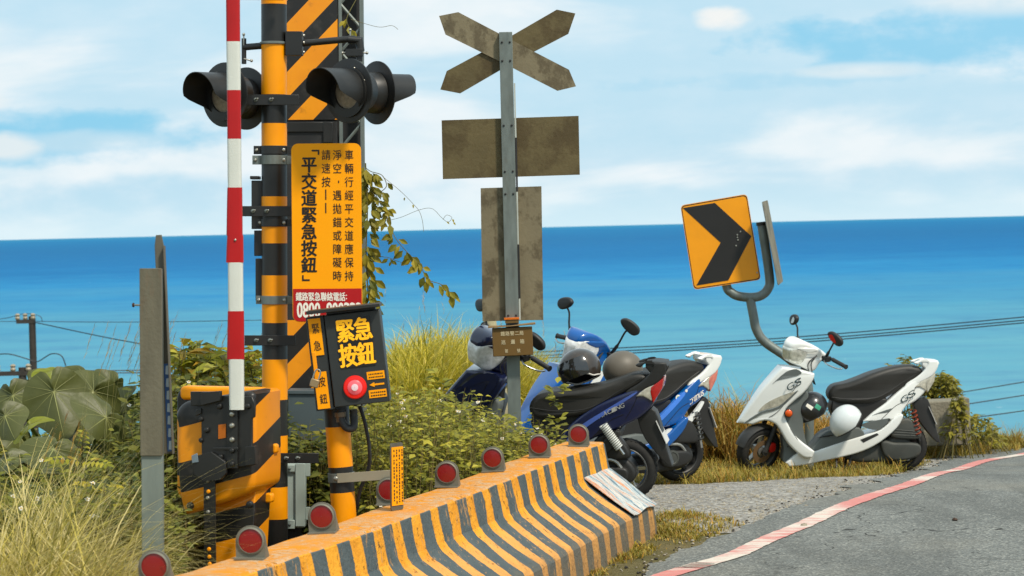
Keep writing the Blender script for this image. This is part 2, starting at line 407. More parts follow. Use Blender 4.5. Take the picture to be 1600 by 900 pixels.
# sea
m, t, N, M, NZ, MR, MX, b = nodes_mat('sea_water')
tc = N('ShaderNodeTexCoord'); sp = N('ShaderNodeSeparateXYZ'); t.links.new(tc.outputs['Object'], sp.inputs[0])
dist = sp.outputs[1]
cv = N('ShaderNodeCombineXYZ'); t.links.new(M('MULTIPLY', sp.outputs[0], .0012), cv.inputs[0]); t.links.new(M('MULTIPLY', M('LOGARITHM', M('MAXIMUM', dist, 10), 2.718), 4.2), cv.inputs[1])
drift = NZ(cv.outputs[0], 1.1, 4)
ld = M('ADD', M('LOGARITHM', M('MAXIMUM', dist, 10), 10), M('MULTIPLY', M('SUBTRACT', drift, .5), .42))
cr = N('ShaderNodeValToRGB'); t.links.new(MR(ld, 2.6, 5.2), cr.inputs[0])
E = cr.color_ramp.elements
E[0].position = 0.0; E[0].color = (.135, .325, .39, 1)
E[1].position = 1.0; E[1].color = (.02, .20, .34, 1)  # far end paler: horizon haze painted into the water colour
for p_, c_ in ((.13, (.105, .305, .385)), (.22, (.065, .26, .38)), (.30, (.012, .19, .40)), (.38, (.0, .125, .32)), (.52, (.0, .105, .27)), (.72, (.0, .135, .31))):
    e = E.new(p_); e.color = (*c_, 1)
cv2 = N('ShaderNodeCombineXYZ'); t.links.new(M('MULTIPLY', sp.outputs[0], .02), cv2.inputs[0]); t.links.new(M('MULTIPLY', dist, .03), cv2.inputs[1])
st = NZ(cv2.outputs[0], 1.0, 4, .6); st3 = NZ(tc.outputs['Object'], .022, 10, .68); st4 = NZ(cv.outputs[0], 6.0, 6, .7)
base = MX(MR(st3, .42, .72, 0, .24), cr.outputs[0], (.05, .29, .40))  # ripple glints, then darker streaks, painted into the water colour
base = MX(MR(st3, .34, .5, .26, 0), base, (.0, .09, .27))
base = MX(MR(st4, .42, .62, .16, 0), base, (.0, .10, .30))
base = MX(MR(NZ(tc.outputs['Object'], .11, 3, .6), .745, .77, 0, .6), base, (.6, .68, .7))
t.links.new(base, b.inputs['Base Color']); b.inputs['Roughness'].default_value = .6; b.inputs['Specular IOR Level'].default_value = .02
bump(t, N, st, 1.2, b)
s_ = B(); s_.add([(-300000, -300, -46), (300000, -300, -46), (300000, 400000, -46), (-300000, 400000, -46)], [(0, 1, 2, 3)], m)
tag(s_.build('sea', smooth=False), kind='structure')

# ground: one sheet that runs over the bank and down below the sea
m, t, N, M, NZ, MR, MX, b = nodes_mat('ground_soil')
tc = N('ShaderNodeTexCoord'); ob = tc.outputs['Object']
a = NZ(ob, 2.2, 8, .6); c = NZ(ob, 45, 6, .7); d = NZ(ob, 9, 5)
col = MX(MR(a, .35, .65), (.15, .135, .055), (.24, .19, .09)); col = MX(MR(c, .4, .7, 0, .6), col, (.10, .085, .035)); col = MX(MR(d, .55, .7, 0, .5), col, (.30, .26, .17))
t.links.new(col, b.inputs['Base Color']); b.inputs['Roughness'].default_value = .95; b.inputs['Specular IOR Level'].default_value = .1; bump(t, N, c, .03, b)
def sheet(name, mat, xs, ys, off=0.0, inside=None, kind='structure', wob=0.0):
    bb = B(); vs = []; idx = {}
    fs = []
    for j, y in enumerate(ys):
        for i, x in enumerate(xs):
            idx[i, j] = len(vs); vs.append((x, y, gz(x, y) + off + wob * noise.noise((x * 1.3, y * 1.3, 0))))
    for j in range(len(ys) - 1):
        for i in range(len(xs) - 1):
            if inside and not inside((xs[i] + xs[i + 1]) / 2, (ys[j] + ys[j + 1]) / 2): continue
            fs.append((idx[i, j], idx[i + 1, j], idx[i + 1, j + 1], idx[i, j + 1]))
    bb.add(vs, fs, mat); return tag(bb.build(name, ang=180), kind=kind)
def rng(a, b, s):
    n = int(round((b - a) / s)); return [a + (b - a) * i / n for i in range(n + 1)]
xs = [-300, -150, -80, -40, -20, -12] + rng(-8, 9, .5) + [12, 20, 40, 80, 150, 300]
ys = [-30, -15, -5, 0, 4] + rng(7, 33, .5) + [36, 42, 50, 60, 75, 90, 110, 400]
sheet('ground', m, xs, ys)

# road edge line and asphalt, traced on the ground
LINE = [(1040, 904), (1075, 893), (1145, 872), (1197, 848), (1264, 820), (1313, 797), (1355, 781), (1418, 761), (1474, 741), (1530, 725), (1600, 712)]
LP = [G(*p) for p in LINE]
d0 = (LP[1] - LP[0]).normalized(); LP = [LP[0] - d0 * 6] + LP; d1 = (LP[-1] - LP[-2]).normalized(); LP.append(LP[-1] + d1 * 3.5)
LC = curve([(p.x, p.y, 0) for p in LP], 8)
EDGE = [(1000, 905), (1040, 878), (1075, 862), (1170, 822), (1230, 797), (1290, 778), (1345, 760), (1400, 745), (1440, 735), (1500, 715), (1600, 697)]
EP = [G(*p) for p in EDGE]; EP = [EP[0] - (EP[1] - EP[0]).normalized() * 6] + EP + [EP[-1] + (EP[-1] - EP[-2]).normalized() * 3]
EC = [Vector((p.x, p.y, 0)) for p in EP]
def strip(name, mat, left, right, off, wob=0, seedz=0, nx=10):
    """surface between two polylines sampled by the same index"""
    bb = B(); vs = []; fs = []
    for i, (a, c) in enumerate(zip(left, right)):
        for k in range(nx + 1):
            q = a.lerp(c, (k / nx) ** (1.6 if nx > 4 else 1)); vs.append((q.x, q.y, gz(q.x, q.y) + off))
            bb.uv[len(vs) - 1] = (i * .1, k / nx)
    for i in range(len(left) - 1):
        for k in range(nx): j = i * (nx + 1) + k; fs.append((j, j + 1, j + nx + 2, j + nx + 1))
    bb.add(vs, fs, mat); return bb
def resample(P, step):
    out = [P[0].copy()]; acc = 0
    for a, c in zip(P, P[1:]):
        L = (c - a).length; s_ = step - acc
        while s_ <= L: out.append(a.lerp(c, s_ / L)); s_ += step
        acc = (acc + L) % step
    return out
E2 = resample(EC, .06)
jag = []
for i, p in enumerate(E2):
    nrm = Vector((-1, .4, 0)).normalized(); w_ = noise.noise((p.y * 2.1, 3, 0)) * .16 + noise.noise((p.y * 9, 7, 0)) * .05; jag.append(p + nrm * w_)
m, t, N, M, NZ, MR, MX, b = nodes_mat('asphalt')
ob = N('ShaderNodeTexCoord').outputs['Object']
vo = N('ShaderNodeTexVoronoi'); t.links.new(ob, vo.inputs['Vector']); vo.inputs['Scale'].default_value = 75
a = NZ(ob, 1.3, 7, .6); c = NZ(ob, 26, 5, .75); d = NZ(ob, .5, 4)
hs = N('ShaderNodeSeparateColor'); t.links.new(vo.outputs['Color'], hs.inputs[0])
col = MX(MR(a, .35, .65), (.135, .143, .135), (.18, .188, .175)); col = MX(MR(hs.outputs[0], .6, .98, 0, .7), col, (.36, .36, .32)); col = MX(MR(hs.outputs[1], .66, .95, 0, .55), col, (.06, .062, .056)); col = MX(MR(c, .5, .72, 0, .4), col, (.07, .072, .066)); col = MX(MR(d, .48, .62, 0, .45), col, (.22, .205, .165))
ck = N('ShaderNodeTexVoronoi', feature='DISTANCE_TO_EDGE'); wv = N('ShaderNodeVectorMath', operation='ADD'); nn = N('ShaderNodeTexNoise'); t.links.new(ob, nn.inputs['Vector']); nn.inputs['Scale'].default_value = 3; t.links.new(ob, wv.inputs[0]); t.links.new(nn.outputs['Color'], wv.inputs[1]); t.links.new(wv.outputs[0], ck.inputs['Vector']); ck.inputs['Scale'].default_value = .8
crk = M('MULTIPLY', MR(ck.outputs[0], 0, .012, 1, 0), MR(a, .47, .55))
col = MX(crk, col, (.02, .02, .018))
pt = N('ShaderNodeMapping'); pt.inputs['Scale'].default_value = (1.6, .35, 1); t.links.new(ob, pt.inputs[0]); col = MX(MR(NZ(pt.outputs[0], 1.0, 6, .65), .50, .60, 0, .38), col, (.075, .078, .072)); col = MX(MR(NZ(ob, 6.5, 5, .7), .66, .70, 0, .7), col, (.05, .048, .042))
t.links.new(col, b.inputs['Base Color']); b.inputs['Roughness'].default_value = .9; b.inputs['Specular IOR Level'].default_value = .25; bump(t, N, vo.outputs[0], .006, b)
far = [Vector((p.x + 40, p.y - 8, 0)) for p in jag]
rd = strip('road', m, jag, far, .012, nx=30); tag(rd.build('road', ang=180), kind='structure')

# gravel shoulder between barrier, scooters and asphalt
m, t, N, M, NZ, MR, MX, b = nodes_mat('shoulder_gravel')
ob = N('ShaderNodeTexCoord').outputs['Object']
vo = N('ShaderNodeTexVoronoi'); t.links.new(ob, vo.inputs['Vector']); vo.inputs['Scale'].default_value = 40
hs = N('ShaderNodeSeparateColor'); t.links.new(vo.outputs['Color'], hs.inputs[0])
a = NZ(ob, 2.5, 8, .65); c = NZ(ob, 22, 6, .75)
col = MX(MR(a, .35, .65), (.22, .205, .18), (.34, .32, .285)); col = MX(MR(hs.outputs[0], .5, .95, 0, .8), col, (.50, .48, .43)); col = MX(MR(hs.outputs[1], .62, .95, 0, .9), col, (.10, .09, .075)); col = MX(MR(c, .5, .68, 0, .75), col, (.12, .105, .08))
t.links.new(col, b.inputs['Base Color']); b.inputs['Roughness'].default_value = .95; bump(t, N, M('ADD', vo.outputs[0], c), .012, b)
SH = [(1150, 838), (1050, 830), (1005, 800), (950, 775), (930, 745), (1000, 758), (1100, 757), (1180, 752), (1250, 748), (1330, 746), (1395, 742), (1445, 728), (1480, 702), (1600, 694), (1620, 700), (1500, 735), (1440, 755), (1300, 800)]
SHP = [G(*p) for p in SH]
def inpoly(x, y, P):
    c = False
    for i in range(len(P)):
        a = P[i - 1]; d = P[i]
        if (a.y > y) != (d.y > y) and x < (d.x - a.x) * (y - a.y) / (d.y - a.y) + a.x: c = not c
    return c
def in_sh(x, y):
    return inpoly(x + .12 * noise.noise((x * 4, y * 4, 5)), y + .3 * noise.noise((x * 4, y * 4, 9)), SHP)
sheet('road_shoulder', m, rng(.3, 6.2, .05), rng(13, 27.5, .08), .004, in_sh)

# worn red and white edge line
m, t, N, M, NZ, MR, MX, b = nodes_mat('edge_line_paint')
uv = N('ShaderNodeTexCoord'); su = N('ShaderNodeSeparateXYZ'); t.links.new(uv.outputs['UV'], su.inputs[0]); ob = uv.outputs['Object']
mp = N('ShaderNodeMapping'); mp.inputs['Scale'].default_value = (1.2, 5, 1); t.links.new(ob, mp.inputs[0])
a = NZ(ob, .9, 3); c = NZ(mp.outputs[0], 3.2, 7, .7); d = NZ(ob, 60, 4, .7)
redm = MR(M('ADD', M('MULTIPLY', a, .8), M('MULTIPLY', c, .5)), .56, .66)
col = MX(redm, S(208, 198, 184), S(200, 120, 112)); col = MX(MR(d, .52, .68, 0, .5), col, S(150, 140, 124)); col = MX(MR(c, .62, .70, 0, .8), col, S(222, 208, 190))
t.links.new(col, b.inputs['Base Color']); b.inputs['Roughness'].default_value = .7
L2 = resample(LC, .05); lf = []; rt = []
for i, p in enumerate(L2):
    q = L2[min(i + 1, len(L2) - 1)] - L2[max(i - 1, 0)]; nn_ = Vector((-q.y, q.x, 0)).normalized()
    lf.append(p + nn_ * (.066 + .012 * noise.noise((p.y * 7, 1, 0)) + .008 * noise.noise((p.y * 25, 1, 3)))); rt.append(p - nn_ * (.066 + .012 * noise.noise((p.y * 7, 5, 0)) + .008 * noise.noise((p.y * 25, 8, 3))))
tag(strip('x', m, lf, rt, .017, nx=3).build('edge_line', ang=180), kind='structure')

# ============================================================ CONCRETE BARRIER
m, t, N, M, NZ, MR, MX, b = nodes_mat('barrier_paint')
uv = N('ShaderNodeTexCoord'); su = N('ShaderNodeSeparateXYZ'); t.links.new(uv.outputs['UV'], su.inputs[0]); ob = uv.outputs['Object']
U = su.outputs[0]; V = su.outputs[1]
w1 = NZ(ob, 9, 4); w2 = NZ(ob, 60, 3)
uu = M('ADD', M('ADD', U, M('MULTIPLY', M('SUBTRACT', NZ(ob, 1.7, 2), .5), .10)), M('ADD', M('MULTIPLY', M('SUBTRACT', w1, .5), .05), M('MULTIPLY', M('SUBTRACT', w2, .5), .014)))
fr = M('FRACT', M('DIVIDE', uu, .275))
grey = MR(fr, .44, .47); 
mp = N('ShaderNodeMapping'); mp.inputs['Scale'].default_value = (5, 3, .8); t.links.new(ob, mp.inputs[0])
big = M('MULTIPLY', M('SUBTRACT', NZ(ob, 1.6, 3), .5), .28); wear = M('ADD', NZ(mp.outputs[0], 9, 8, .72), big); wear2 = M('ADD', NZ(ob, 24, 6, .7), M('MULTIPLY', big, .7))
onslope = MR(V, 1.0, 1.3)
yel = MX(MR(w1, .35, .7), S(232, 162, 54), S(214, 140, 44)); 
yel = MX(M('MULTIPLY', onslope, .55), yel, S(216, 160, 106))
gry = MX(w1, S(68, 78, 81), S(98, 106, 107))
side = MX(grey, yel, gry)
side = MX(MR(wear, .585, .64, 0, .75), side, S(182, 140, 92)); side = MX(M('MULTIPLY', M('SUBTRACT', 1, grey), MR(wear2, .58, .64, 0, .8)), side, S(66, 54, 36))
side = MX(MR(wear, .32, .38, .65, 0), side, S(48, 48, 44))
ntp = NZ(ob, 6, 7, .7)
top = MX(MR(ntp, .40, .62), S(216, 140, 44), S(194, 146, 98)); top = MX(MR(wear2, .52, .58, 0, .8), top, S(196, 164, 128)); top = MX(MR(wear, .62, .68, 0, .7), top, S(70, 58, 40))
col = MX(MR(V, .02, .03, 1, 0), side, top)
col = MX(MR(M('ADD', V, M('MULTIPLY', w1, .9)), 2.2, 2.8, 0, .55), col, S(116, 100, 74))
t.links.new(col, b.inputs['Base Color']); b.inputs['Roughness'].default_value = .95; b.inputs['Specular IOR Level'].default_value = .08; bump(t, N, M('ADD', w2, M('MULTIPLY', wear2, 1.0)), .006, b)
CONC = mk('raw_concrete', S(130, 124, 108), .9, var=.2, bump=.01, bs=40, dirt=S(70, 66, 52), dl=.5, dw=.2, da=.7)
TOPZ = .53
path = [Vector(p) for p in ((-1.62, 8.3, 0), (-1.30, 8.9, 0), (-1.06, 9.45, 0), (-.864, 10.08, 0), (-.693, 10.6, 0), (-.44, 11.5, 0), (-.18, 12.4, 0), (.227, 13.95, 0), (.36, 14.42, 0), (.521, 15.0, 0))]
bp_ = resample(curve(path, 8), .06) + [Vector((.521, 15.0, 0))]
# profile across: offset to the road side, height relative to the top, V coordinate
PR = [(-.235, 0, -.5), (-.12, .004, -.2), (-.012, .0, -.05), (.0, -.012, .06), (.012, -.08, .3), (.028, -.165, .9), (.05, -.20, 1.1), (.16, -.285, 1.5), (.275, -.365, 2.0), (.29, -.385, 2.1), (.300, -.48, 2.4), (.31, -.62, 2.9)]
bb = B(); u = 0; rows = []
for i, p in enumerate(bp_):
    q = bp_[min(i + 1, len(bp_) - 1)] - bp_[max(i - 1, 0)]; q.normalize(); nn_ = Vector((q.y, -q.x, 0)); 
    if i: u += (p - bp_[i - 1]).length
    row = []
    for o_, h_, v_ in [(-.25, -.7, -1)] + PR:
        z = TOPZ + h_; jx = .006 * noise.noise((p.y * 6, v_ * 3, 1)); w = p + nn_ * (o_ + jx)
        row.append((w.x, w.y, z + .005 * noise.noise((p.y * 5, v_, 4)) * (h_ < 0 or 1)))
        bb.uv[len(rows) * (len(PR) + 1) + len(row) - 1] = (u, v_)
    rows.append(row)
n_ = len(PR) + 1; vs = [v for r in rows for v in r]
bb.add(vs, [(i * n_ + k, i * n_ + k + 1, (i + 1) * n_ + k + 1, (i + 1) * n_ + k) for i in range(len(rows) - 1) for k in range(n_ - 1)], m)
ec = bb.add(rows[-1], [tuple(range(n_))], CONC)
bar = thing('concrete_barrier', 'low concrete road barrier with worn yellow and grey painted stripes', 'barrier', Vector((0, 0, 0)))
bb.build('barrier_body', bar, ang=20)
def bar_pt(Y, off):
    for a, c in zip(bp_, bp_[1:]):
        if c.y >= Y:
            q = (c - a).normalized(); p = a.lerp(c, (Y - a.y) / max(c.y - a.y, 1e-6)); return p + Vector((q.y, -q.x, 0)) * off, q
    a, c = bp_[-2:]; q = (c - a).normalized(); return c + q * (Y - c.y) / q.y + Vector((q.y, -q.x, 0)) * off, q

# reflectors on its top
RF = [(240, 890, 'red round reflector in grey bracket at the foot of the rusty grey post', 9.25), (390, 853, 'red round reflector in grey bracket in front of the striped gate machine', 9.95),
      (503, 813, 'red round reflector in grey bracket left of the striped button post foot', 10.75), (607, 776, 'red round reflector half hidden behind the thin yellow strip sign', 11.8),
      (697, 747, 'red round reflector on barrier top just right of the thin yellow strip sign', 12.55), (770, 722, 'red round reflector on barrier top between the leafy weeds and the clear stretch, fifth along', 13.3),
      (842, 695, 'red round reflector partly overgrown by weed leaves near the barrier end', 14.05), (903, 675, 'red round reflector farthest along the barrier, right before the navy scooter', 14.7)]
RF[5] = (770, 722, 'red round reflector on barrier top directly below the signpost with the brown box', 13.3)
BRK = mk('bracket_grey', S(118, 116, 104), .55, metal=.3, var=.15, dirt=S(78, 70, 54), dl=.52, dw=.2)
proto = None
for i, (px, py, lab, Y) in enumerate(RF):
    p = Q(px, py, Y); loc = Vector((p.x, Y, TOPZ + .003))
    if proto is None:
        e = thing('reflector', lab, 'reflector', loc, 'red reflectors along the barrier')
        r = .054; hc = .070; a = B(); pts = []
        for k in range(13): a_ = R(180 * k / 12); pts.append(((r + .006) * math.cos(a_), hc + (r + .006) * math.sin(a_)))
        pts += [(-(r + .004), .006), (r + .004, .006)]
        a.plate(pts, .012, .02, BRK)
        a.plate([(x * 1.0, z) for x, z in [(-.058, 0), (.058, 0), (.058, .006), (-.058, .006)]], -.03, .075, BRK)
        for s2 in (-1, 1): a.add([(s2 * .052, .02, .004), (s2 * .054, .02, hc), (s2 * .056, .085, .004), (s2 * .057, .02, .004), (s2 * .059, .02, hc), (s2 * .061, .085, .004)], [(0, 1, 2), (3, 5, 4), (0, 3, 4, 1), (1, 4, 5, 2)], BRK)
        a.build('bracket', e)
        a = B(); a.lathe([(r, 0), (r, .006), (r - .006, .009), (r - .007, .004)], (0, .012, hc), (0, -1, 0), 28, BRK, cap=False); a.build('rim', e)
        a = B(); a.lathe([(r - .006, 0), (r - .007, .003), (r * .5, .0045), (.001, .005)], (0, .012, hc), (0, -1, 0), 28, REDR, cap=False); a.build('reflector_disc', e)
        proto = e
    else:
        e = proto.copy(); COL.objects.link(e); e['label'] = lab
        for ch in list(proto.children): c = ch.copy(); COL.objects.link(c); c.parent = e
    c_ = .16 * (i % 3 - 1)
    e.matrix_world = Matrix.Translation(loc) @ Matrix.Rotation(-.10 + .05 * c_, 4, 'Z') @ Matrix.Rotation(.04 * math.sin(i * 2.1), 4, 'Y')

# painted sheet lying on the far end of the slope
m, t, N, M, NZ, MR, MX, b = nodes_mat('sheet_paint')
uv = N('ShaderNodeTexCoord'); mp = N('ShaderNodeMapping'); mp.inputs['Scale'].default_value = (1, .07, 1); t.links.new(uv.outputs['UV'], mp.inputs[0])
a_ = NZ(mp.outputs[0], 9, 6, .75); c_ = NZ(mp.outputs[0], 22, 5, .8)
col = MX(MR(a_, .44, .48), S(206, 138, 92), S(186, 192, 188)); col = MX(MR(a_, .52, .55), col, S(84, 118, 134)); col = MX(MR(a_, .60, .63), col, S(204, 150, 112)); col = MX(MR(c_, .54, .58), col, S(206, 200, 188)); col = MX(MR(c_, .40, .44, 1, 0), col, S(48, 72, 84))
t.links.new(col, b.inputs['Base Color']); b.inputs['Roughness'].default_value = .5
def slope_pt(Y, s, lift):   # s: 0 at the top break, 1 at the bottom break
    p, q = bar_pt(Y, .03 + .26 * s); return Vector((p.x, p.y, TOPZ - .17 - .205 * s + lift))
bb = B(); NI, NJ = 10, 8; vs = []
for i in range(NI + 1):
    for j in range(NJ + 1):
        s_ = -.04 + 1.10 * j / NJ; Y = 14.42 + .58 * i / NI + .02 * s_; q = slope_pt(Y, s_, .016 + .012 * math.sin(i * .9) * math.sin(j * .7) + .012 * (j / NJ) ** 3); vs.append(q); bb.uv[len(vs) - 1] = (i / NI, j / NJ * 1.0)
n0 = len(vs); vs += [v - Vector((.002, 0, .004)) for v in vs]
for k in range(n0): bb.uv[n0 + k] = bb.uv[k]
W_ = NJ + 1; fs = []
for i in range(NI):
    for j in range(NJ): k = i * W_ + j; fs += [(k, k + 1, k + W_ + 1, k + W_), (n0 + k, n0 + k + W_, n0 + k + W_ + 1, n0 + k + 1)]
rim = [i * W_ for i in range(NI)] + [NI * W_ + j for j in range(NJ)] + [i * W_ + NJ for i in range(NI, 0, -1)] + [j for j in range(NJ, 0, -1)]
for k in range(len(rim)): a1, a2 = rim[k], rim[(k + 1) % len(rim)]; fs.append((a1, n0 + a1, n0 + a2, a2))
bb.add(vs, fs, m)
tag(bb.build('painted_sheet'), 'peeling blue and orange painted sheet lying on the barrier slope', 'sheet')

# ============================================================ RAIL POST AT THE LEFT
def Mloc(v): return Matrix.Translation(v)
f = Fr((238, 905), (236, 420), 10.2); s1 = f.s
e = thing('steel_post', 'weathered grey channel steel post left of the striped gate machine', 'post', f.M)
GALP = mk('pale_galvanised', S(116, 126, 120), .55, metal=.2, var=.14, vs=10, dirt=S(120, 118, 96), dl=.54, dw=.2, da=.5, ds=5, stretch=(2, 2, .5))
def X(px): return (px - 238) * s1
a = B(); h = f.xz(236, 420)[1]
w0 = 16.5 * s1
a.box(-w0, w0, 0, .008, -.3, h, GALP); a.box(-w0, -w0 + .008, .0085, .055, -.3, h, GALP); a.box(w0 - .010, w0 - .001, .0215, .055, -.3, h - .01, GALP)
a.build('channel', e, bevel=.002)
a = B(); zb_ = f.xz(238, 712)[1]; a.box(-w0 - .003, w0 + .001, -.010, -.001, zb_, h + .002, mk('weathered_board', S(98, 94, 78), .7, var=.2, vs=8, bump=.002, bs=60, dirt=S(112, 70, 40), dl=.55, dw=.15, da=.6, ds=5, stretch=(2.5, 2.5, .4))); a.box(w0 - .008, w0 + .0015, -.0005, .02, zb_, h, GALD); a.build('face_plate', e, bevel=.002)
x1, z1 = f.xz(208, 477); x2, _ = f.xz(221, 477)
a = B(); a.tube([(x1, .03, z1), (x2 + .002, .03, z1)], .004, 8, BOLT); a.bolt((x1, .03, z1), (-1, 0, 0), .009, mk('rust', S(70, 44, 30), .8)); a.build('bolt', e)
f2 = Fr((263, 709), (248, 367), 10.27)
e2 = thing('marker_rail', 'thin leaning steel rail with blue and white strip fixed behind the grey post', 'rail', f2.M)
h2 = f2.xz(248, 367)[1]; a = B(); w2_ = 9 * f2.s
a.plate([(-w2_ * .8, 0), (w2_ * .8, 0), (w2_ * .8, h2 * .95), (w2_ * .5, h2), (-w2_ * .5, h2), (-w2_ * .8, h2 * .95)], 0, .006, GALD); a.box(w2_ * .8, w2_ * .8 + .006, -.03, .006, 0, h2 * .95, GALD); a.build('rail_body', e2, bevel=.0015)
a = B(); BLU = mk('blue_label', S(60, 96, 150), .5); z0 = .01; z9 = f2.xz(263, 568)[1]
a.box(-.002, w2_ * .72, -.0035, -.001, z0, z9, BLU)
for i in range(7):
    zc = z0 + (z9 - z0) * (i + .5) / 7; a.add([(.003, -.0045, zc - .017), (.016, -.0045, zc - .019), (.017, -.0045, zc + .018), (.006, -.0045, zc + .016)], [(0, 1, 2, 3)], mk('label_white', S(190, 205, 215), .5))
a.build('marker_strip', e2, smooth=False)

# ============================================================ STRIPED CROSSING POLE WITH SIGNALS
YP = 12.6; f = Fr((430, 880), (428, 0), YP)
pole = thing('crossing_post', 'tall round post in black and yellow bands carrying the warning lamps', 'post', f.M)
bands = [(-40, YEL), (7, BLK), (70, YEL), (148, BLK), (193, YEL), (228, BLK), (307, YEL), (324, BLK), (353, YEL), (380, BLK), (430, YEL), (504, BLK), (561, YEL), (624, BLK), (680, YEL), (712, BLK), (760, YEL), (810, BLK), (900, BLK)]
pts = []; ms = []
for (py, mm), (pn, _) in zip(bands, bands[1:]):
    pts.append((0, 0, f.xz(428, py)[1])); ms.append(mm)
pts.append((0, 0, f.xz(428, 900)[1]))
pr = 20 * f.s
a = B()
for i in range(len(pts) - 1): a.lathe([(pr, 0), (pr, (Vector(pts[i + 1]) - Vector(pts[i])).length)], pts[i], (0, 0, -1), 32, ms[i], cap=False)
a.build('pole', pole)
def zz(py): return f.xz(428, py)[1]
def xx(px, y=0): return f.xz(px, 400, y)[0]
# ring clamp and flat brackets
a = B(); a.lathe([(pr + .001, 0), (pr + .008, .003), (pr + .008, .012), (pr + .001, .015)], (0, 0, zz(70)), (0, 0, 1), 32, GAL, cap=False); a.build('ring_clamp', pole)
for (xa, xb, ya, yb) in ((380, 467, 148, 164), (378, 455, 322, 338), (382, 462, 524, 540), (432, 498, 708, 724)):
    a = B(); y = -pr - .012
    ca = f.xz(xa, (ya + yb) / 2, y); cb = f.xz(xb, (ya + yb) / 2, y); hh = (yb - ya) / 2 * f.s
    a.box(ca[0], cb[0], y, y + .008, ca[1] - hh, ca[1] + hh, BLK)
    for q in (.28, .62): 
        a.bolt((ca[0] + (cb[0] - ca[0]) * q * .8, y, ca[1]), (0, -1, 0), .011, GAL); a.tube([(ca[0] + (cb[0] - ca[0]) * q * .8, y - .01, ca[1]), (ca[0] + (cb[0] - ca[0]) * q * .8 + .014, y - .035, ca[1] + .006)], .004, 8, BOLT)
    a.build('bracket', pole, bevel=.0015)
for (xa, xb, ya, yb, mm) in ((397, 456, 228, 241, BLK), (395, 457, 243, 257, GAL), (400, 458, 462, 475, GAL), (402, 455, 342, 354, BLK)):
    a = B(); z0, z1 = zz(yb), zz(ya); a.lathe([(pr + .001, 0), (pr + .006, 0), (pr + .006, z1 - z0), (pr + .001, z1 - z0)], (0, 0, z0), (0, 0, 1), 32, mm, cap=False)
    a.box(xx(xa), -pr, -.012, .012, z0, z1, mm); a.box(pr, xx(xb) + .01, -.03, -.02, z0 + .002, z1 - .002, mm); a.bolt((xx(xa) + .015, -.012, (z0 + z1) / 2), (0, -1, 0), .009, BOLT); a.bolt((pr * .8, -pr * .75, (z0 + z1) / 2), (0, -1, 0), .009, BOLT)
    a.build('clamp', pole, bevel=.001)
a = B()
for (xa, xb, ya, yb) in ((393, 410, 282, 358), (397, 410, 360, 400), (399, 410, 404, 470)): a.box(xx(xa), xx(xb), .0, .09, zz(yb), zz(ya), BLK)
a.box(xx(391), xx(405), -.01, .1, zz(280), zz(275), BLK); a.build('relay_box', pole, bevel=.003)
a = B(); RW = mk('red_white', S(196, 40, 30), .45); a.tube([(xx(372), -.14, zz(-2)), (xx(448), -.14, zz(-1))], .017, 12, RW); a.build('top_arm', pole)
# horizontal signal arm
a = B(); z1 = zz(68)
a.tube(curve([(xx(380), 0, zz(74)), (xx(430), 0, zz(70)), (xx(470), .0, zz(68)), (xx(540), -.01, zz(62)), (xx(556), -.01, zz(62)), (xx(562), -.01, zz(72)), (xx(562), -.01, zz(96))], 5), .0165, 14, BLK)
a.tube([(xx(545), -.01, zz(62)), (xx(563), -.01, zz(63)), (xx(564), -.01, zz(80))], .021, 14, BLK)
a.box(xx(448), xx(474), -.05, .03, zz(87), zz(50), BLK); a.box(xx(541), xx(568), -.035, .02, zz(88), zz(77), BLK)
for p0_, p1_ in (((382, 72), (382, 54)), ((382, 92), (394, 95)), ((548, 62), (548, 47)), ((560, 82), (574, 83)), ((541, 82), (536, 83))): a.tube([(xx(p0_[0]), -.01, zz(p0_[1])), (xx(p1_[0]), -.01, zz(p1_[1]))], .004, 8, BOLT); a.ell((xx(p1_[0]), -.01, zz(p1_[1])), .008, .008, .008, BOLT, 8, 5)
for (px, py) in ((475, 56), (475, 67), (475, 82)): a.bolt((xx(px), -.02, zz(py)), (1 if px != 548 else 0, 0, 0 if px != 548 else 1), .008, BOLT)
a.tube([(xx(382), 0, zz(60)), (xx(382), 0, zz(100))], .012, 10, BLK)
a.build('signal_arm', pole, bevel=.001)
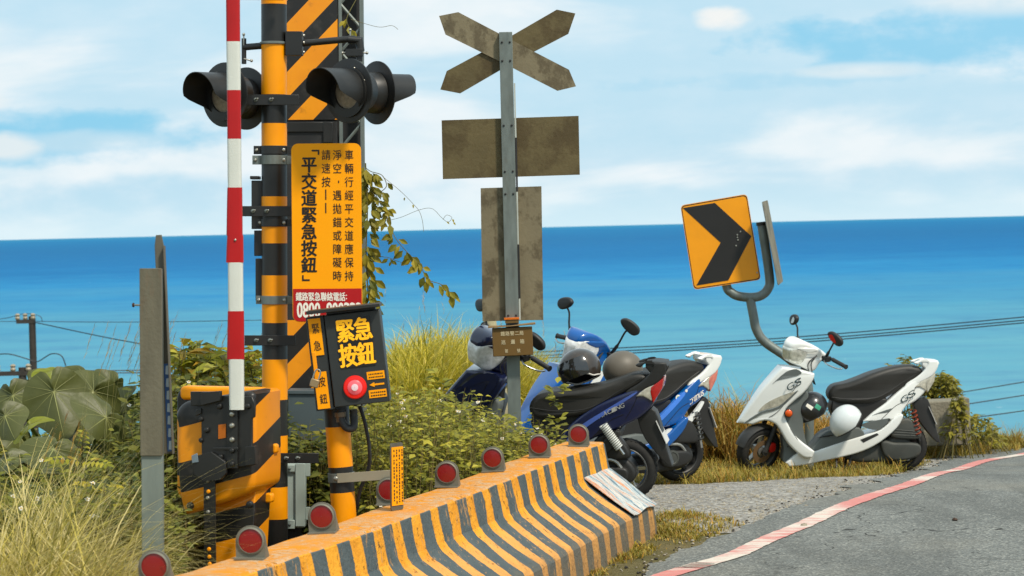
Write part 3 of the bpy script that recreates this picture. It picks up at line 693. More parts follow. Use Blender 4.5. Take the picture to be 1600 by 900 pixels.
# signal lamps: axis turned to the left of the viewer
def lamp_head(cx, cy, Y, yaw, kids):
    p = Q(cx, cy, Y); return p
def make_lamp(name, label, cx, cy, Y, yaw, R0, visL, rv, parent=None, lens=True):
    M_ = Matrix.Translation(Q(cx, cy, Y)) @ Matrix.Rotation(R(yaw), 4, 'Z')
    e = thing(name, label, 'signal lamp', M_, 'round warning lamps of the level crossing')
    a = B(); a.disc((0, 0, 0), (0, -1, 0), R0, .008, 48, BLK)
    for k in range(8):
        t_ = R(22 + 45 * k); a.bolt((R0 * .74 * math.cos(t_), -.008, R0 * .74 * math.sin(t_)), (0, -1, 0), .0065, BOLT)
    a.build('backing_disc', e)
    a = B(); a.lathe([(R0 * .66, .001), (R0 * .60, .10), (R0 * .45, .125), (.01, .13)], (0, .002, 0), (0, 1, 0), 32, BLK, cap=False); a.build('housing', e)
    a = B(); a.lathe([(rv * .74, .010), (rv * .5, .022), (rv * .25, .029), (.001, .031)], (0, 0, -.005), (0, -1, 0), 28, GLEN, cap=False); a.build('lens', e)
    a = B(); a.lathe([(rv * 1.1, .009), (rv * 1.1, .02), (rv * .74, .022), (rv * .72, .012)], (0, 0, -.005), (0, -1, 0), 32, BLK, cap=False)
    n = 40; vs = []
    for k in range(n):
        t_ = 2 * math.pi * k / n; q_ = max(0, min(1, (math.sin(t_) + .70) / .75)); L = .02 + visL * (q_ * q_ * (3 - 2 * q_)) * (.86 + .14 * math.sin(t_))
        for rr, y in ((rv, -.008), (rv * .995, -L), (rv * .96, -L), (rv * .96, -.008)): vs.append((rr * math.cos(t_), y, rr * math.sin(t_) - .005 + .02 * L / visL * 0))
    a.add(vs, [(k * 4 + j, ((k + 1) % n) * 4 + j, ((k + 1) % n) * 4 + j + 1, k * 4 + j + 1) for k in range(n) for j in range(3)], BLK)
    a.build('visor', e); return e
make_lamp('signal_lamp', 'black round warning lamp facing left, right of the banded post and above the yellow sign', 546, 142, 12.35, -40, .156, .19, .112)
make_lamp('signal_lamp', 'black warning lamp turned away to the back, its hood sticking out at far right', 588, 145, 12.6, 128, .156, .17, .10)
make_lamp('signal_lamp', 'black round warning lamp facing left behind the red and white gate arm', 352, 148, 12.55, -40, .158, .18, .112)
make_lamp('signal_lamp', 'black warning lamp turned away, half hidden between gate arm and banded post', 384, 154, 12.8, 140, .156, .17, .10)

# ============================================================ YELLOW EMERGENCY SIGN
YS = 12.42; f = Fr((512, 503), (509.5, 224), YS)
sg = thing('warning_sign', 'tall yellow sign with black Chinese writing and a red telephone strip at its foot', 'sign', f.M)
hw = 54.5 * f.s; H = f.xz(510, 224)[1]; zr = f.xz(512, 451)[1]
a = B(); a.plate(rrect(-hw, hw, 0, H, .033), 0, .003, YELS, edge=GAL); a.build('panel', sg)
a = B(); q = [(-hw + .003, zr), (-hw + .003, .033)]; 
for k in range(7): t_ = R(180 + 90 * k / 6); q.append((-hw + .033 + .030 * math.cos(t_), .033 + .030 * math.sin(t_)))
for k in range(7): t_ = R(270 + 90 * k / 6); q.append((hw - .033 + .030 * math.cos(t_), .033 + .030 * math.sin(t_)))
q.append((hw - .003, zr)); a.plate(q, -.002, -.0005, RED); a.build('red_strip', sg, smooth=False)
INK = mk('black_lettering', (.012, .01, .008), .5)
a = B()
def col_(chs, px, y0, y1, w, h, bold):
    n = len(chs)
    for i, ch in enumerate(chs):
        if ch == ' ': continue
        py = y0 + (y1 - y0) * i / (n - 1); x, z = f.xz(px, py)
        text(a, ch, x, z, w * f.s, h * f.s, INK, -.0015, bold)
col_('車輛行經平交道應保持', 545.5, 242, 431, 14.5, 17, .004)
col_('淨空 遇拋錨或障礙時', 527, 242, 431, 14.5, 17, .004)
col_('請速按', 509.5, 242, 284, 14.5, 17, .004)
x, z = f.xz(529, 284); a.box(x - .002, x + .003, -.0015, -.0005, z - .006, z + .006, INK)
for pa, pb in ((296, 312), (317, 333)): x, z = f.xz(509, pa); _, z2 = f.xz(509, pb); a.box(x - .0028, x + .0028, -.0015, -.0005, z2, z, INK)
col_('平交道緊急按鈕', 483, 257, 414, 25, 26.5, .03)
def bar_(p0, p1, p2, p3):
    x0, z0 = f.xz(p0, p1); x1, z1 = f.xz(p2, p3); a.box(min(x0, x1), max(x0, x1), -.0015, -.0005, min(z0, z1), max(z0, z1), INK)
bar_(487, 234, 499, 236.6); bar_(496.4, 236.6, 499, 242); bar_(472, 430, 474.6, 436.4); bar_(472, 436.4, 484, 439)
a.build('lettering', sg, smooth=False)
a = B(); y_ = -.0035
for i, ch in enumerate('鐵路緊急聯絡電話'): x, z = f.xz(467 + 9.7 * i, 463.5); text(a, ch, x, z, 9.8 * f.s, 14.5 * f.s, WPT, y_, .02)
x, z = f.xz(541.5, 463.5); a.box(x - .003, x + .002, y_, y_ + .001, z + .004, z + .009, WPT); a.box(x - .003, x + .002, y_, y_ + .001, z - .012, z - .007, WPT)
for i, ch in enumerate('0800-800333'):
    x, z = f.xz(468.5 + 9.2 * i, 484.5)
    if ch == '-': a.box(x - .01, x + .01, y_, y_ + .001, z - .004, z + .004, WPT)
    else: text(a, ch, x, z, 8.0 * f.s, 23 * f.s, WPT, y_, .03, fit=True)
a.build('telephone_lettering', sg, smooth=False)

# ============================================================ LATTICE MAST WITH STRIPED BOARDS
YL = 13.9; f = Fr((512, 860), (505, 0), YL)
la = thing('lattice_mast', 'steel lattice mast with diagonal black and yellow boards behind the yellow sign', 'mast', f.M)
def lx(px, py, y=0): return f.xz(px, py, y)
def striped(name, ang, period, duty, phase, side=0.0, dirt=True):
    m, t, N, M, NZ, MR, MX, b = nodes_mat(name); tc = N('ShaderNodeTexCoord'); sp = N('ShaderNodeSeparateXYZ'); t.links.new(tc.outputs['Object'], sp.inputs[0])
    s_ = M('ADD', M('SUBTRACT', sp.outputs[2], M('MULTIPLY', sp.outputs[0], ang)), M('ADD', M('MULTIPLY', sp.outputs[1], -side), phase))
    fr = M('FRACT', M('DIVIDE', s_, period)); nz = NZ(tc.outputs['Object'], 5, 5); n2 = NZ(tc.outputs['Object'], 14, 7, .7)
    y = MX(MR(nz, .3, .7), S(240, 152, 6), S(226, 136, 8)); y = MX(MR(n2, .60, .72, 0, .5), y, S(150, 92, 24)); k = MX(MR(n2, .52, .75), (.013, .012, .011), (.045, .04, .034))
    t.links.new(MX(M('LESS_THAN', fr, duty), y, k), b.inputs['Base Color']); b.inputs['Roughness'].default_value = .4; b.inputs['Specular IOR Level'].default_value = .45; return m
sm = striped('diagonal_stripes', 1.04, .262 * 1.0, .46, .075)
H0 = lx(505, 0)[1]
def boxpx(a, x0, x1, y0, y1, ya, yb, mat):
    p = f.xz(x0, (y0 + y1) / 2, ya); q = f.xz(x1, (y0 + y1) / 2, ya); r0 = f.xz((x0 + x1) / 2, y0, ya)[1]; r1 = f.xz((x0 + x1) / 2, y1, ya)[1]
    a.box(min(p[0], q[0]), max(p[0], q[0]), ya, yb, min(r0, r1), max(r0, r1), mat)
a = B(); boxpx(a, 446, 527, -150, 187, -.01, .004, sm); a.build('striped_board', la)
a = B(); boxpx(a, 449, 532, 500, 611, -.01, .004, sm); a.build('striped_board', la)
a = B(); boxpx(a, 447, 528, 189, 500, -.004, .006, BLKM); boxpx(a, 448, 505, 191, 206, -.016, -.005, BLK); boxpx(a, 505, 520, 191, 223, -.02, -.005, BLK); a.build('backing_panel', la, bevel=.002)
a = B(); w = .42
for (xa, xb, y) in ((528.5, 533.5, 0), (561.5, 567.5, 0)):
    p = f.xz(xa, 0, y); q = f.xz(xb, 0, y); zb = f.xz(548, 700, y)[1]; zt = f.xz(548, -200)[1]
    a.box(p[0], q[0], y, y + .006, zb, zt, GAL); a.box(q[0] - .006, q[0], y + .0065, y + .05, zb, zt, GAL)
a.build('leg', la, bevel=.001)
a = B(); xl, xr = f.xz(531, 0)[0], f.xz(563, 0)[0]
for k in range(14):
    z0 = H0 + .5 - k * .26; a.tube([(xl, .012, z0), (xr, .012, z0 - .13)], .009, 6, GAL); a.tube([(xr, .02, z0 - .13), (xl, .02, z0 - .26)], .009, 6, GAL)
a.build('bracing', la)
a = B(); p = f.xz(440, 0, .1); q = f.xz(566, 0, .1); a.box(p[0], q[0] - .01, .1, .106, f.xz(512, 700)[1], H0 + .6, BLKM); a.build('rear_panel', la)
# slate cabinet at its foot
f3 = Fr((480, 860), (480, 612), 13.6); e = thing('slate_cabinet', 'dark slate blue steel cabinet behind the button post', 'cabinet', f3.M)
a = B(); w = 30 * f3.s; h = f3.xz(480, 612)[1]; a.box(-w, w + .01, 0, .2, .0, h, SLATE); a.build('cabinet_body', e, bevel=.006)
a = B(); a.box(-w - .004, w + .014, -.012, .21, h - .012, h + .006, SLATE); a.build('lid', e, bevel=.002)
# grey junction box
f3 = Fr((456, 862), (456, 726), 12.75); e = thing('junction_box', 'pale grey steel junction box with hinged flanges right of the gate machine', 'junction box', f3.M)
def bx(a, x0, x1, y0, y1, ya, yb, mat):
    p = f3.xz(x0, (y0 + y1) / 2, 0); q = f3.xz(x1, (y0 + y1) / 2, 0); a.box(p[0], q[0], ya, yb, f3.xz(456, y1)[1], f3.xz(456, y0)[1], mat)
a = B(); bx(a, 405, 476, 724, 825, 0, .12, BOXG); a.build('box_body', e, bevel=.006)
a = B(); bx(a, 462, 477.5, 724, 822, -.018, -.001, BOXG); bx(a, 477.5, 485, 724, 744, -.01, .0, BOXG); bx(a, 477.5, 485, 792, 812, -.01, .0, BOXG); a.build('door_flange', e, bevel=.002)
for yy in ((726, 737), (812, 826)):
    a = B(); bx(a, 410, 461, yy[0], yy[1], -.016, -.001, BOXG); x, z = f3.xz(453, sum(yy) / 2); a.bolt((x, -.016, z), (0, -1, 0), .008, GAL); a.build('mounting_rail', e, bevel=.003)
a = B(); bx(a, 412, 470, 826, 900, .02, .1, BLKM); a.build('base_post', e)

# ============================================================ GATE MACHINE
YG = 11.75; f = Fr((352, 900), (352, 612), YG, yaw=-18)
gm = thing('gate_machine', 'bulky crossing gate machine with diagonal black and yellow stripes holding the raised arm', 'gate machine', f.M)
sg_ = striped('machine_stripes', .27, .300, .46, .415, side=.34)
def g(px, py, y=0): return f.xz(px, py, y)
yF = -.15
out = [(276, 668), (273, 648), (281, 633), (298, 625), (340, 619), (392, 612), (397, 640), (398, 740), (393, 765), (372, 778), (300, 802), (287, 800), (279, 770), (274, 700)]
a = B(); pts = [g(px, py, yF) for px, py in out]
# housing: front outline swept back with rounded edges
xs_ = [p[0] for p in pts]; 
a.slab(pts, .16, .03, sg_, smooth=3, yc=.01)
a.build('housing', gm, ang=50)
# lid flange along the back edge, rounded box behind
x0, _ = g(392, 640, .1); z1 = g(352, 606, .1)[1]; z0 = g(352, 782, .1)[1]; xL = g(285, 640, .1)[0]
a = B(); a.slab(rrect(xL - .035, x0 + .062, z0 - .005, z1 - .004, .05, 4), .03, .012, sg_, smooth=0, yc=.14)
a.build('rear_cover', gm, ang=50)
a = B(); a.slab(rrect(xL - .010, x0 + .064, z1 - .06, z1 + .004, .022, 4), .04, .014, YEL, smooth=0, yc=.13); a.build('lid', gm, ang=50)
for (px, py) in ((437, 700), (430, 777)):
    a = B(); x, z = g(px - 6, py, .1); a.slab(rrect(x - .035, x + .018, z - .022, z + .022, .012, 3), .02, .008, YEL, smooth=0, yc=.08); a.build('hinge_lug', gm)
# pedestal
a = B(); p = [g(322, 770, -.06), g(400, 762, -.06), g(392, 905, -.06), g(318, 905, -.06)]; a.slab(p, .09, .012, sg_, smooth=0, yc=.03); a.build('pedestal', gm)
# black linkage plates and counterweight strap
yB = yF - .02
a = B()
def pl(a, px, ya, yb, mat=BLK): 
    q = [g(x, y, ya) for x, y in px]; ar = sum(q[i][0] * q[(i + 1) % len(q)][1] - q[(i + 1) % len(q)][0] * q[i][1] for i in range(len(q)))
    a.plate(q if ar > 0 else q[::-1], ya, yb, mat)
pl(a, [(297, 612), (336, 612), (336, 618), (394, 620), (398, 630), (397, 652), (393, 654), (393, 699), (399, 700), (398, 727), (372, 730), (315, 729), (314, 634), (298, 634)], yB - .02, yB)
a.build('linkage_plate', gm, bevel=.003)
a = B(); pl(a, [(314, 613), (344, 611), (344, 626), (312, 634)], yB - .045, yB - .022); pl(a, [(355, 620), (371, 620), (371, 732), (355, 732)], yB - .032, yB - .0215); pl(a, [(383, 698), (398, 697), (399, 726), (383, 728)], yB - .05, yB - .0215); pl(a, [(332, 699), (372, 699), (372, 703), (332, 703)], yB - .04, yB - .034)
pl(a, [(306, 640), (314, 638), (314, 646), (306, 650)], yB - .03, yB - .01); a.build('linkage_bracket', gm, bevel=.002)
a = B(); pl(a, [(341, 664), (353, 662), (353, 684), (341, 686)], yB - .0235, yB - .0212, mk('slot_orange', S(180, 96, 10), .6)); a.build('slot', gm, smooth=False)
a = B(); pl(a, [(299, 714), (330, 706), (352, 722), (353, 740), (344, 750), (318, 752), (303, 742)], yB - .045, yB - .0215); pl(a, [(299, 712), (308, 708), (310, 722), (300, 724)], yB - .05, yB - .046, mk('pale_steel', S(110, 125, 135), .4)); a.build('crank', gm, bevel=.003)
a = B(); pl(a, [(318, 745), (336, 745), (337, 905), (319, 905)], yB - .03, yB - .022); a.build('counterweight_strap', gm, bevel=.001)
for (px, py, mm, rr) in ((362.5, 626, BOLT, .013), (363, 647, BOLT, .013), (363, 665, BOLT, .013), (363, 687, BOLT, .013), (342, 635, BLK, .014), (386, 635, BLK, .014), (322, 672, BLK, .014), (344, 714, BLK, .014), (388, 714, BLK, .013), (363, 704, BLK, .013), (363, 725, BLK, .013), (313, 655, BLK, .012), (313, 688, BLK, .012)):
    x, z = g(px, py, yB - .032); a = B(); a.bolt((x, yB - .021 - (.011 if 355 < px < 371 else 0), z), (0, -1, 0), rr, mm); a.build('bolt', gm)
for (px, py, mm) in ((325, 751, BOLT), (326, 768, YEL), (325, 778, BOLT), (325.5, 800, BOLT), (327, 858, YEL), (327.5, 870, YEL), (328, 881, YEL), (327, 815, BLK), (327, 830, BLK), (327, 842, BLK)):
    x, z = g(px, py, yB - .03); a = B(); a.bolt((x, yB - .03, z), (0, -1, 0), .0095 if mm != BLK else .006, mm); a.build('bolt', gm)
for (px, py) in ((298, 802), (391, 800)): x, z = g(px, py - 12, yF); a = B(); a.bolt((x, yF, z), (0, -1, 0), .018, BLK); a.build('bolt', gm)
# raised arm
ya = YG - .24; fa = Fr((370, 628), (363.5, -60), ya)
arm = bpy.data.objects.new('gate_arm', None); COL.objects.link(arm); arm.parent = gm; arm.matrix_local = f.M.inverted() @ fa.M; arm['label'] = 'raised arm in red and white bands'
prev = -60
for (yb, mm, nm) in ((65, RED, 'red_band'), (141, WHT, 'white_band'), (217, RED, 'red_band'), (293, WHT, 'white_band'), (368, RED, 'red_band'), (410, RED, 'red_band'), (486, WHT, 'white_band'), (561, RED, 'red_band'), (640, WHT, 'white_band')):
    a = B(); z1 = fa.xz(367, prev)[1]; z0 = fa.xz(367, yb)[1]; w = (10.6 + (yb > 400) * 1.0) * fa.s; xo = 0; 
    if yb in (368, 410, 561): w += .0025
    r_ = .012; a.slab(rrect(-w, w, -.02, .02, r_, 3), 1, .0001, mm, smooth=0) if False else None
    o2 = rrect(-w, w, -.02, .02, r_, 3); n = len(o2)
    zs = [z0 + (z1 - z0) * k / 4 for k in range(5)]; vs = []
    for k, z in enumerate(zs):
        for (x_, y_2) in o2:
            fl = (-.006 * (1 - k / 4) if (yb in (410, 368, 561) and x_ < 0) else 0); vs.append((x_ + fl + .0008 * noise.noise((x_ * 90, z * 40, 2)), y_2, z))
    fs = [(k * n + i, k * n + (i + 1) % n, (k + 1) * n + (i + 1) % n, (k + 1) * n + i) for k in range(4) for i in range(n)] + [tuple(range(n))[::-1], tuple(4 * n + i for i in range(n))]
    a.add(vs, fs, mm)
    if yb == 410: a.bolt((.002, -.02, z1 - .02), (0, -1, 0), .006, BOLT)
    a.build(nm, arm, ang=50); prev = yb

# ============================================================ BUTTON POST
YB = 11.9; f = Fr((538, 812), (526, 640), YB)
bpst = thing('button_post', 'short leaning post in black and yellow bands carrying the emergency button box', 'post', f.M)
pr = 19.4 * f.s; a = B(); zt = f.xz(520, 560)[1]; prev = None
bn = [(560, BLK), (666, YEL), (729, BLK), (769, YEL), (850, YEL)]
for (p0, mm), (p1, _) in zip(bn, bn[1:] + [(900, None)]):
    z1 = f.xz(530, p0)[1]; z0 = f.xz(530, p1)[1]; a.lathe([(pr, 0), (pr, z1 - z0)], (0, 0, z0), (0, 0, 1), 32, mm, cap=False)
a.build('pole', bpst)
a = B(); z1, z0 = f.xz(535, 738)[1], f.xz(535, 752)[1]; a.lathe([(pr + .001, 0), (pr + .005, 0), (pr + .005, z1 - z0), (pr + .001, z1 - z0)], (0, 0, z0), (0, 0, 1), 32, GAL, cap=False)
x1 = f.xz(613, 745)[0]; a.box(-.015, x1, -pr - .012, -pr - .006, z0 + .0, z1 + .002, mk('bracket_pale', S(150, 142, 122), .5, metal=.2)); a.bolt((-.02, -pr - .005, (z0 + z1) / 2), (0, -1, 0), .012, BOLT); a.build('side_bracket', bpst, bevel=.001)
a = B(); a.tube(curve([f.p(532, 640, -.07), f.p(533, 655, -.075), f.p(541, 668, -.08), f.p(552, 668, -.075), f.p(553, 652, -.05), f.p(552, 640, -.05)], 5), .018, 14, mk('rubber_grey', (.035, .036, .036), .55)); a.build('conduit', bpst)
a = B(); p = f.p(531, 640, -.07); a.lathe([(.026, 0), (.026, .02), (.021, .024), (.021, .045)], (p[0], p[1], p[2] - .012), (0, 0, -1), 16, mk('brass_gland', S(120, 104, 84), .45, metal=.4)); a.build('cable_gland', bpst)
a = B(); a.tube(curve([f.p(562, 634, -.03), f.p(570, 660, -.03), f.p(577, 700, -.02), f.p(576, 730, 0), f.p(563, 765, .03), f.p(556, 800, .05)], 6), .0085, 10, BLKM); a.build('cable', bpst)
# box
YX = YB - .17; f = Fr((566, 632), (553.5, 488), YX, yaw=0)
bxs = thing('button_box', 'black emergency box with yellow Chinese characters and a lit red button', 'button box', f.M)
M_ = f.M @ Matrix.Rotation(R(-14), 4, 'Z')
BXM = mk('box_enamel', S(44, 48, 48), .45, var=.1, dirt=S(80, 82, 78), dl=.6, dw=.2, da=.4)
W = 43.5 * f.s; H = f.xz(553.5, 488)[1]
sk = math.tan(R(1.2))
a = B(); a.box(-W, W, 0, .17, 0, H, BXM); a.build('box_body', bxs, bevel=.004)
a = B(); a.box(-W - .086, -W - .004, .012, .15, -.008, H + .0, BXM)
for (dx, dz) in ((-.075, H - .012), (-.03, H - .012), (-.075, .006), (-.03, .006)): a.bolt((-W + dx, .012, dz), (0, -1, 0), .005, BOLT)
a.build('side_housing', bxs, bevel=.004)
def bp2(px, py, y=0): return f.xz(px, py, y)
a = B(); q0 = bp2(483, 488, -.03); q1 = bp2(598, 480, -.03); q0 = (q0[0], -.03, H + .012); a.box(q0[0], q1[0], -.05, .16, H + .014, H + .030, BLK); a.box(-W + .01, W - .02, .02, .12, H + .001, H + .0135, BLK); a.build('rain_cover', bxs, bevel=.002)
DSP = mk('display_black', (.012, .012, .011), .35); YTX = mk('yellow_display', S(250, 180, 20), .5, emis=(*S(250, 170, 10), .25))
a = B(); x0, z1 = bp2(527, 499); x1, z0 = bp2(586, 590); zc0, zc1 = .052 + .0, H - .016
xl = -W + .045; xr = W - .05
a.box(-W + .05, W - .045, -.004, -.0005, H * .41, H * .95, DSP); a.build('display_window', bxs)
a = B()
cxs = ((-W + .05) + (W - .045)) / 2
for i, ch in enumerate('緊急按鈕'):
    x = cxs + (-.5 + (i % 2)) * .082; z = H * .815 - (i // 2) * H * .27; text(a, ch, x, z, .086, .112, YTX, -.0052, .03)
a.build('lettering', bxs, smooth=False)
bxc, bzc = cxs - .026, H * .195
a = B(); a.lathe([(.054, 0), (.054, .008), (.05, .014), (.036, .016), (.034, .010)], (bxc, 0, bzc), (0, -1, 0), 32, mk('button_red', S(226, 30, 22), .35, emis=(1, .03, .02, .06)), cap=False); a.build('button_collar', bxs)
a = B(); a.lathe([(.035, 0), (.034, .012), (.022, .019), (.001, .022)], (bxc, -.006, bzc), (0, -1, 0), 28, mk('button_lit', S(236, 92, 100), .3, emis=(1, .2, .25, .12)), cap=False)
a.lathe([(.016, 0), (.015, .003), (.001, .004)], (bxc, -.026, bzc), (0, -1, 0), 20, mk('button_core', S(222, 200, 205), .3, emis=(1, .6, .65, .1)), cap=False); a.build('button', bxs)
a = B(); lx0, lx1 = bxc + .06, W - .01
for zc in (H * .30, H * .10):
    a.box(lx0, lx1, -.003, -.0005, zc - .018, zc + .018, YELS)
    for r_ in (-.008, .006):
        x = lx0 + .008
        while x < lx1 - .01: wd_ = random.uniform(.004, .009); a.box(x, x + wd_, -.004, -.0032, zc + r_ - .003, zc + r_ + .003, INK); x += wd_ + .003
z = H * .20; a.plate([(lx0 + .006, z), (lx0 + .03, z - .011), (lx0 + .03, z - .004), (lx1 - .006, z - .004), (lx1 - .006, z + .004), (lx0 + .03, z + .004), (lx0 + .03, z + .011)], -.003, -.0005, YELS); a.build('instruction_label', bxs, smooth=False)
for nm, zc, chs in (('x', H * .78, '緊急'), ('y', H * .2, '按鈕')):
    a = B(); xc = -W - .046; a.box(xc - .031, xc + .026, .006, .0115, zc - .085, zc + .085, YELS)
    for i, ch in enumerate(chs): text(a, ch, xc, zc + .04 - .08 * i, .036, .05, INK, .005, .008)
    a.build('side_label', bxs, smooth=False)
a = B(); xc = -W - .05; a.box(xc - .026, xc - .008, .004, .0115, H * .3, H * .62, YEL); a.build('hasp', bxs, bevel=.002)
bxs.matrix_world = f.M @ Matrix.Rotation(R(-1.6), 4, 'Y')
# padlock
f4 = Fr((492, 597), (492, 570), YX - .04); e = thing('padlock', 'brass padlock with steel shackle hanging on the button box', 'padlock', f4.M @ Matrix.Rotation(R(16), 4, 'Y'))
a = B(); a.box(-.020, .020, -.014, .014, -.024, .014, mk('brass', S(150, 130, 98), .4, metal=.4)); a.build('lock_body', e, bevel=.004)
a = B(); a.tube(curve([(-.013, 0, .01), (-.013, 0, .045), (-.006, 0, .058), (.006, 0, .058), (.013, 0, .045), (.013, 0, .01)], 4), .0035, 8, BOLT); a.build('shackle', e)
# small strip sign on the side bracket
f4 = Fr((621, 797), (620, 692), 11.55, yaw=0); e = thing('strip_sign', 'narrow upright yellow strip sign with rows of tiny print on a steel bracket', 'sign', f4.M @ Matrix.Rotation(R(52), 4, 'Z'))
h = f4.xz(620, 692)[1]; w = .042; a = B(); a.plate(rrect(-w, w, 0, h, .01, 3), 0, .006, GALD); a.build('back_plate', e)
a = B(); a.box(-w + .003, w - .003, -.003, -.0005, .022, h - .018, YELS); a.build('face', e, smooth=False)
a = B()
for c_ in range(4):
    x = -w + .014 + c_ * .0185; z = h - .03
    while z > .04: hh = random.uniform(.006, .014); a.box(x, x + .007, -.0042, -.0033, z - hh, z, INK); z -= hh + random.choice((.004, .004, .012))
a.build('fine_print', e, smooth=False)

# ============================================================ CROSSBUCK SIGNPOST (seen from behind)
YC = 16.45; f = Fr((804, 650), (790, 50), YC)
cp = thing('crossing_signpost', 'grey steel signpost with a crossbuck and two plates seen from behind', 'signpost', f.M)
hw = 10.3 * f.s; H = f.xz(790, 50)[1]; zb = -.55
a = B(); a.box(-hw, hw, -.006, 0, zb, H, GAL); a.box(-hw, -hw + .006, .0005, .04, zb, H, GAL); a.box(hw - .006, hw, .0005, .04, zb, H, GAL)
for py in (66, 95, 196, 268, 303, 493):
    z = f.xz(795, py)[1]
    for sx in (-.6, .6): a.bolt((hw * sx, -.006, z), (0, -1, 0), .0075, BLKM)
a.build('post', cp, bevel=.002)
a = B(); 
for (ya, yb) in ((130, 215), (300, 382), (467, 500)): a.box(hw + .002, hw + .012, .001, .03, f.xz(800, yb)[1], f.xz(800, ya)[1], mk('pale_rail', S(176, 182, 174), .5))
for (ya, yb) in ((215, 300), (382, 467)): a.box(hw + .002, hw + .014, .001, .03, f.xz(800, yb)[1] + .002, f.xz(800, ya)[1] - .002, BLKM)
a.build('rear_rail', cp)
def poly(px, y): return [f.xz(x, z, y) for x, z in px]
def ccw(q): return q if sum(q[i][0] * q[(i + 1) % len(q)][1] - q[(i + 1) % len(q)][0] * q[i][1] for i in range(len(q))) > 0 else q[::-1]
A = [(686, 25), (716, 19), (802, 64), (889, 109), (900, 135), (871, 142), (781, 96), (696, 54)]
Bb = [(688, 140), (698, 111), (780, 67), (870, 15), (899, 21), (888, 53), (800, 99), (719, 146)]
BLADE_EDGE = mk('blade_edge', S(166, 168, 160), .5)
a = B(); a.plate(ccw(poly(A, .048)), .042, .046, SIGNB2, edge=BLADE_EDGE); a.build('crossbuck_blade', cp)
a = B(); a.plate(ccw(poly(Bb, .06)), .0575, .0615, SIGNB, edge=BLADE_EDGE); a.build('crossbuck_blade', cp)
a = B(); a.plate(ccw(poly([(690, 188), (904, 181), (906, 273), (692, 280)], .045)), .042, .046, SIGNB, edge=mk('plate_edge', S(150, 120, 70), .6)); a.build('back_plate', cp)
a = B(); a.plate(ccw(poly([(751, 294), (846, 291), (849, 500), (754, 502)], .045)), .042, .046, SIGNB2); a.build('back_plate', cp)
# brown patrol box
f = Fr((802, 556), (800, 512), YC - .10); e = thing('patrol_box', 'small brown metal box with pale Chinese characters strapped to the signpost', 'box', f.M)
BRN = mk('brown_enamel', S(104, 78, 34), .55, var=.1, bump=.001, bs=200, dirt=S(70, 48, 22), dl=.55, dw=.2, da=.7)
BEI = mk('beige_lettering', S(200, 186, 150), .6)
a = B(); w = 31.5 * f.s; h = f.xz(800, 512)[1]; a.box(-w, w, 0, .09, 0, h, BRN); a.build('box_body', e, bevel=.004)
a = B(); a.plate([(-w - .024, h + .004), (w + .022, h + .014), (w + .022, h + .026), (-.01, h + .014), (-w - .024, h + .016)], -.02, .092, mk('lid_tan', S(140, 112, 72), .6, dirt=S(80, 60, 30), dl=.5, dw=.2)); a.build('lid', e, bevel=.002)
a = B(); a.box(-.042, .045, .0, .098, h + .03, h + .052, BRN); a.build('strap', e); a = B(); a.box(-.048, .048, -.005, .1, h + .052, h + .062, mk('rust_orange', S(206, 104, 12), .8, bump=.003, bs=80)); a.build('rust_patch', e)
a = B()
for i, ch in enumerate('鐵路警二局'): text(a, ch, -.066 + .030 * i + .005, h * .80, .028, .030, BEI, -.002, .01)
for i, ch in enumerate('巡邏箱'): text(a, ch, -.062 + .060 * i + .003, h * .50, .029, .031, BEI, -.002, .01)
for i, ch in enumerate('第號'): text(a, ch, -.042 + .078 * i, h * .18, .022, .026, BEI, -.002, .01)
a.build('lettering', e, smooth=False)
# leaning concrete post behind it
f = Fr((789, 660), (762, 480), 18.6); e = tag(None, None) if False else None
a = B(f.M); h = f.xz(762, 480)[1]; a.lathe([(.052, -.5), (.046, h - .01), (.04, h)], (0, 0, 0), (0, 0, 1), 20, mk('pale_concrete', S(158, 150, 118), .85, var=.12, bump=.004, bs=60))
tag(a.build('concrete_post'), 'pale leaning concrete post behind the signpost and navy scooter', 'post')

# ============================================================ CHEVRON SIGN ON A BENT PIPE
YV = 22.6; f = Fr((1262, 740), (1248, 300), YV)
cv_ = thing('chevron_sign', 'yellow chevron curve sign on a forked bent pipe behind the white scooter', 'sign', f.M)
pp = lambda px, py, y=0: Vector(f.p(px, py, y))
a = B(); a.tube(curve([pp(1264, 760), pp(1264, 620), pp(1256, 585), pp(1232, 560), pp(1196, 535), pp(1182, 515), pp(1177, 492), pp(1172, 466)], 7), .041, 16, GAL); a.build('pipe', cv_)
a = B(); a.tube(curve([pp(1128, 360, .02), pp(1134, 440, .02), pp(1144, 458, .01), pp(1162, 464), pp(1186, 463), pp(1200, 451), pp(1202, 430), pp(1190, 350)], 7), .041, 16, GAL); c = pp(1190, 352); a.lathe([(.047, 0), (.047, .03)], c, (-.1, 0, 1), 16, BLK); a.build('fork', cv_)
def plate_px(px, y): return ccw([f.xz(x, z, y) for x, z in px])
def roundpoly(q, r):
    out = []
    n = len(q)
    for i in range(n):
        a0, b0, c0 = Vector(q[i - 1]), Vector(q[i]), Vector(q[(i + 1) % n]); u1 = (a0 - b0).normalized(); u2 = (c0 - b0).normalized(); p1 = b0 + u1 * r; p2 = b0 + u2 * r
        for k in range(6): t_ = k / 5; out.append(tuple(p1 * (1 - t_) ** 2 + 2 * b0 * t_ * (1 - t_) + p2 * t_ * t_))
    return out
q = plate_px([(1063, 321), (1167, 303), (1189, 437), (1084, 453)], -.05)
CHY = mk('chevron_yellow', S(232, 150, 4), .4, var=.05)
a = B(); a.plate(roundpoly(q, .04), -.055, -.05, CHY, edge=GALD); a.build('panel', cv_)
a = B()
cen = Vector((sum(p[0] for p in q) / 4, sum(p[1] for p in q) / 4))
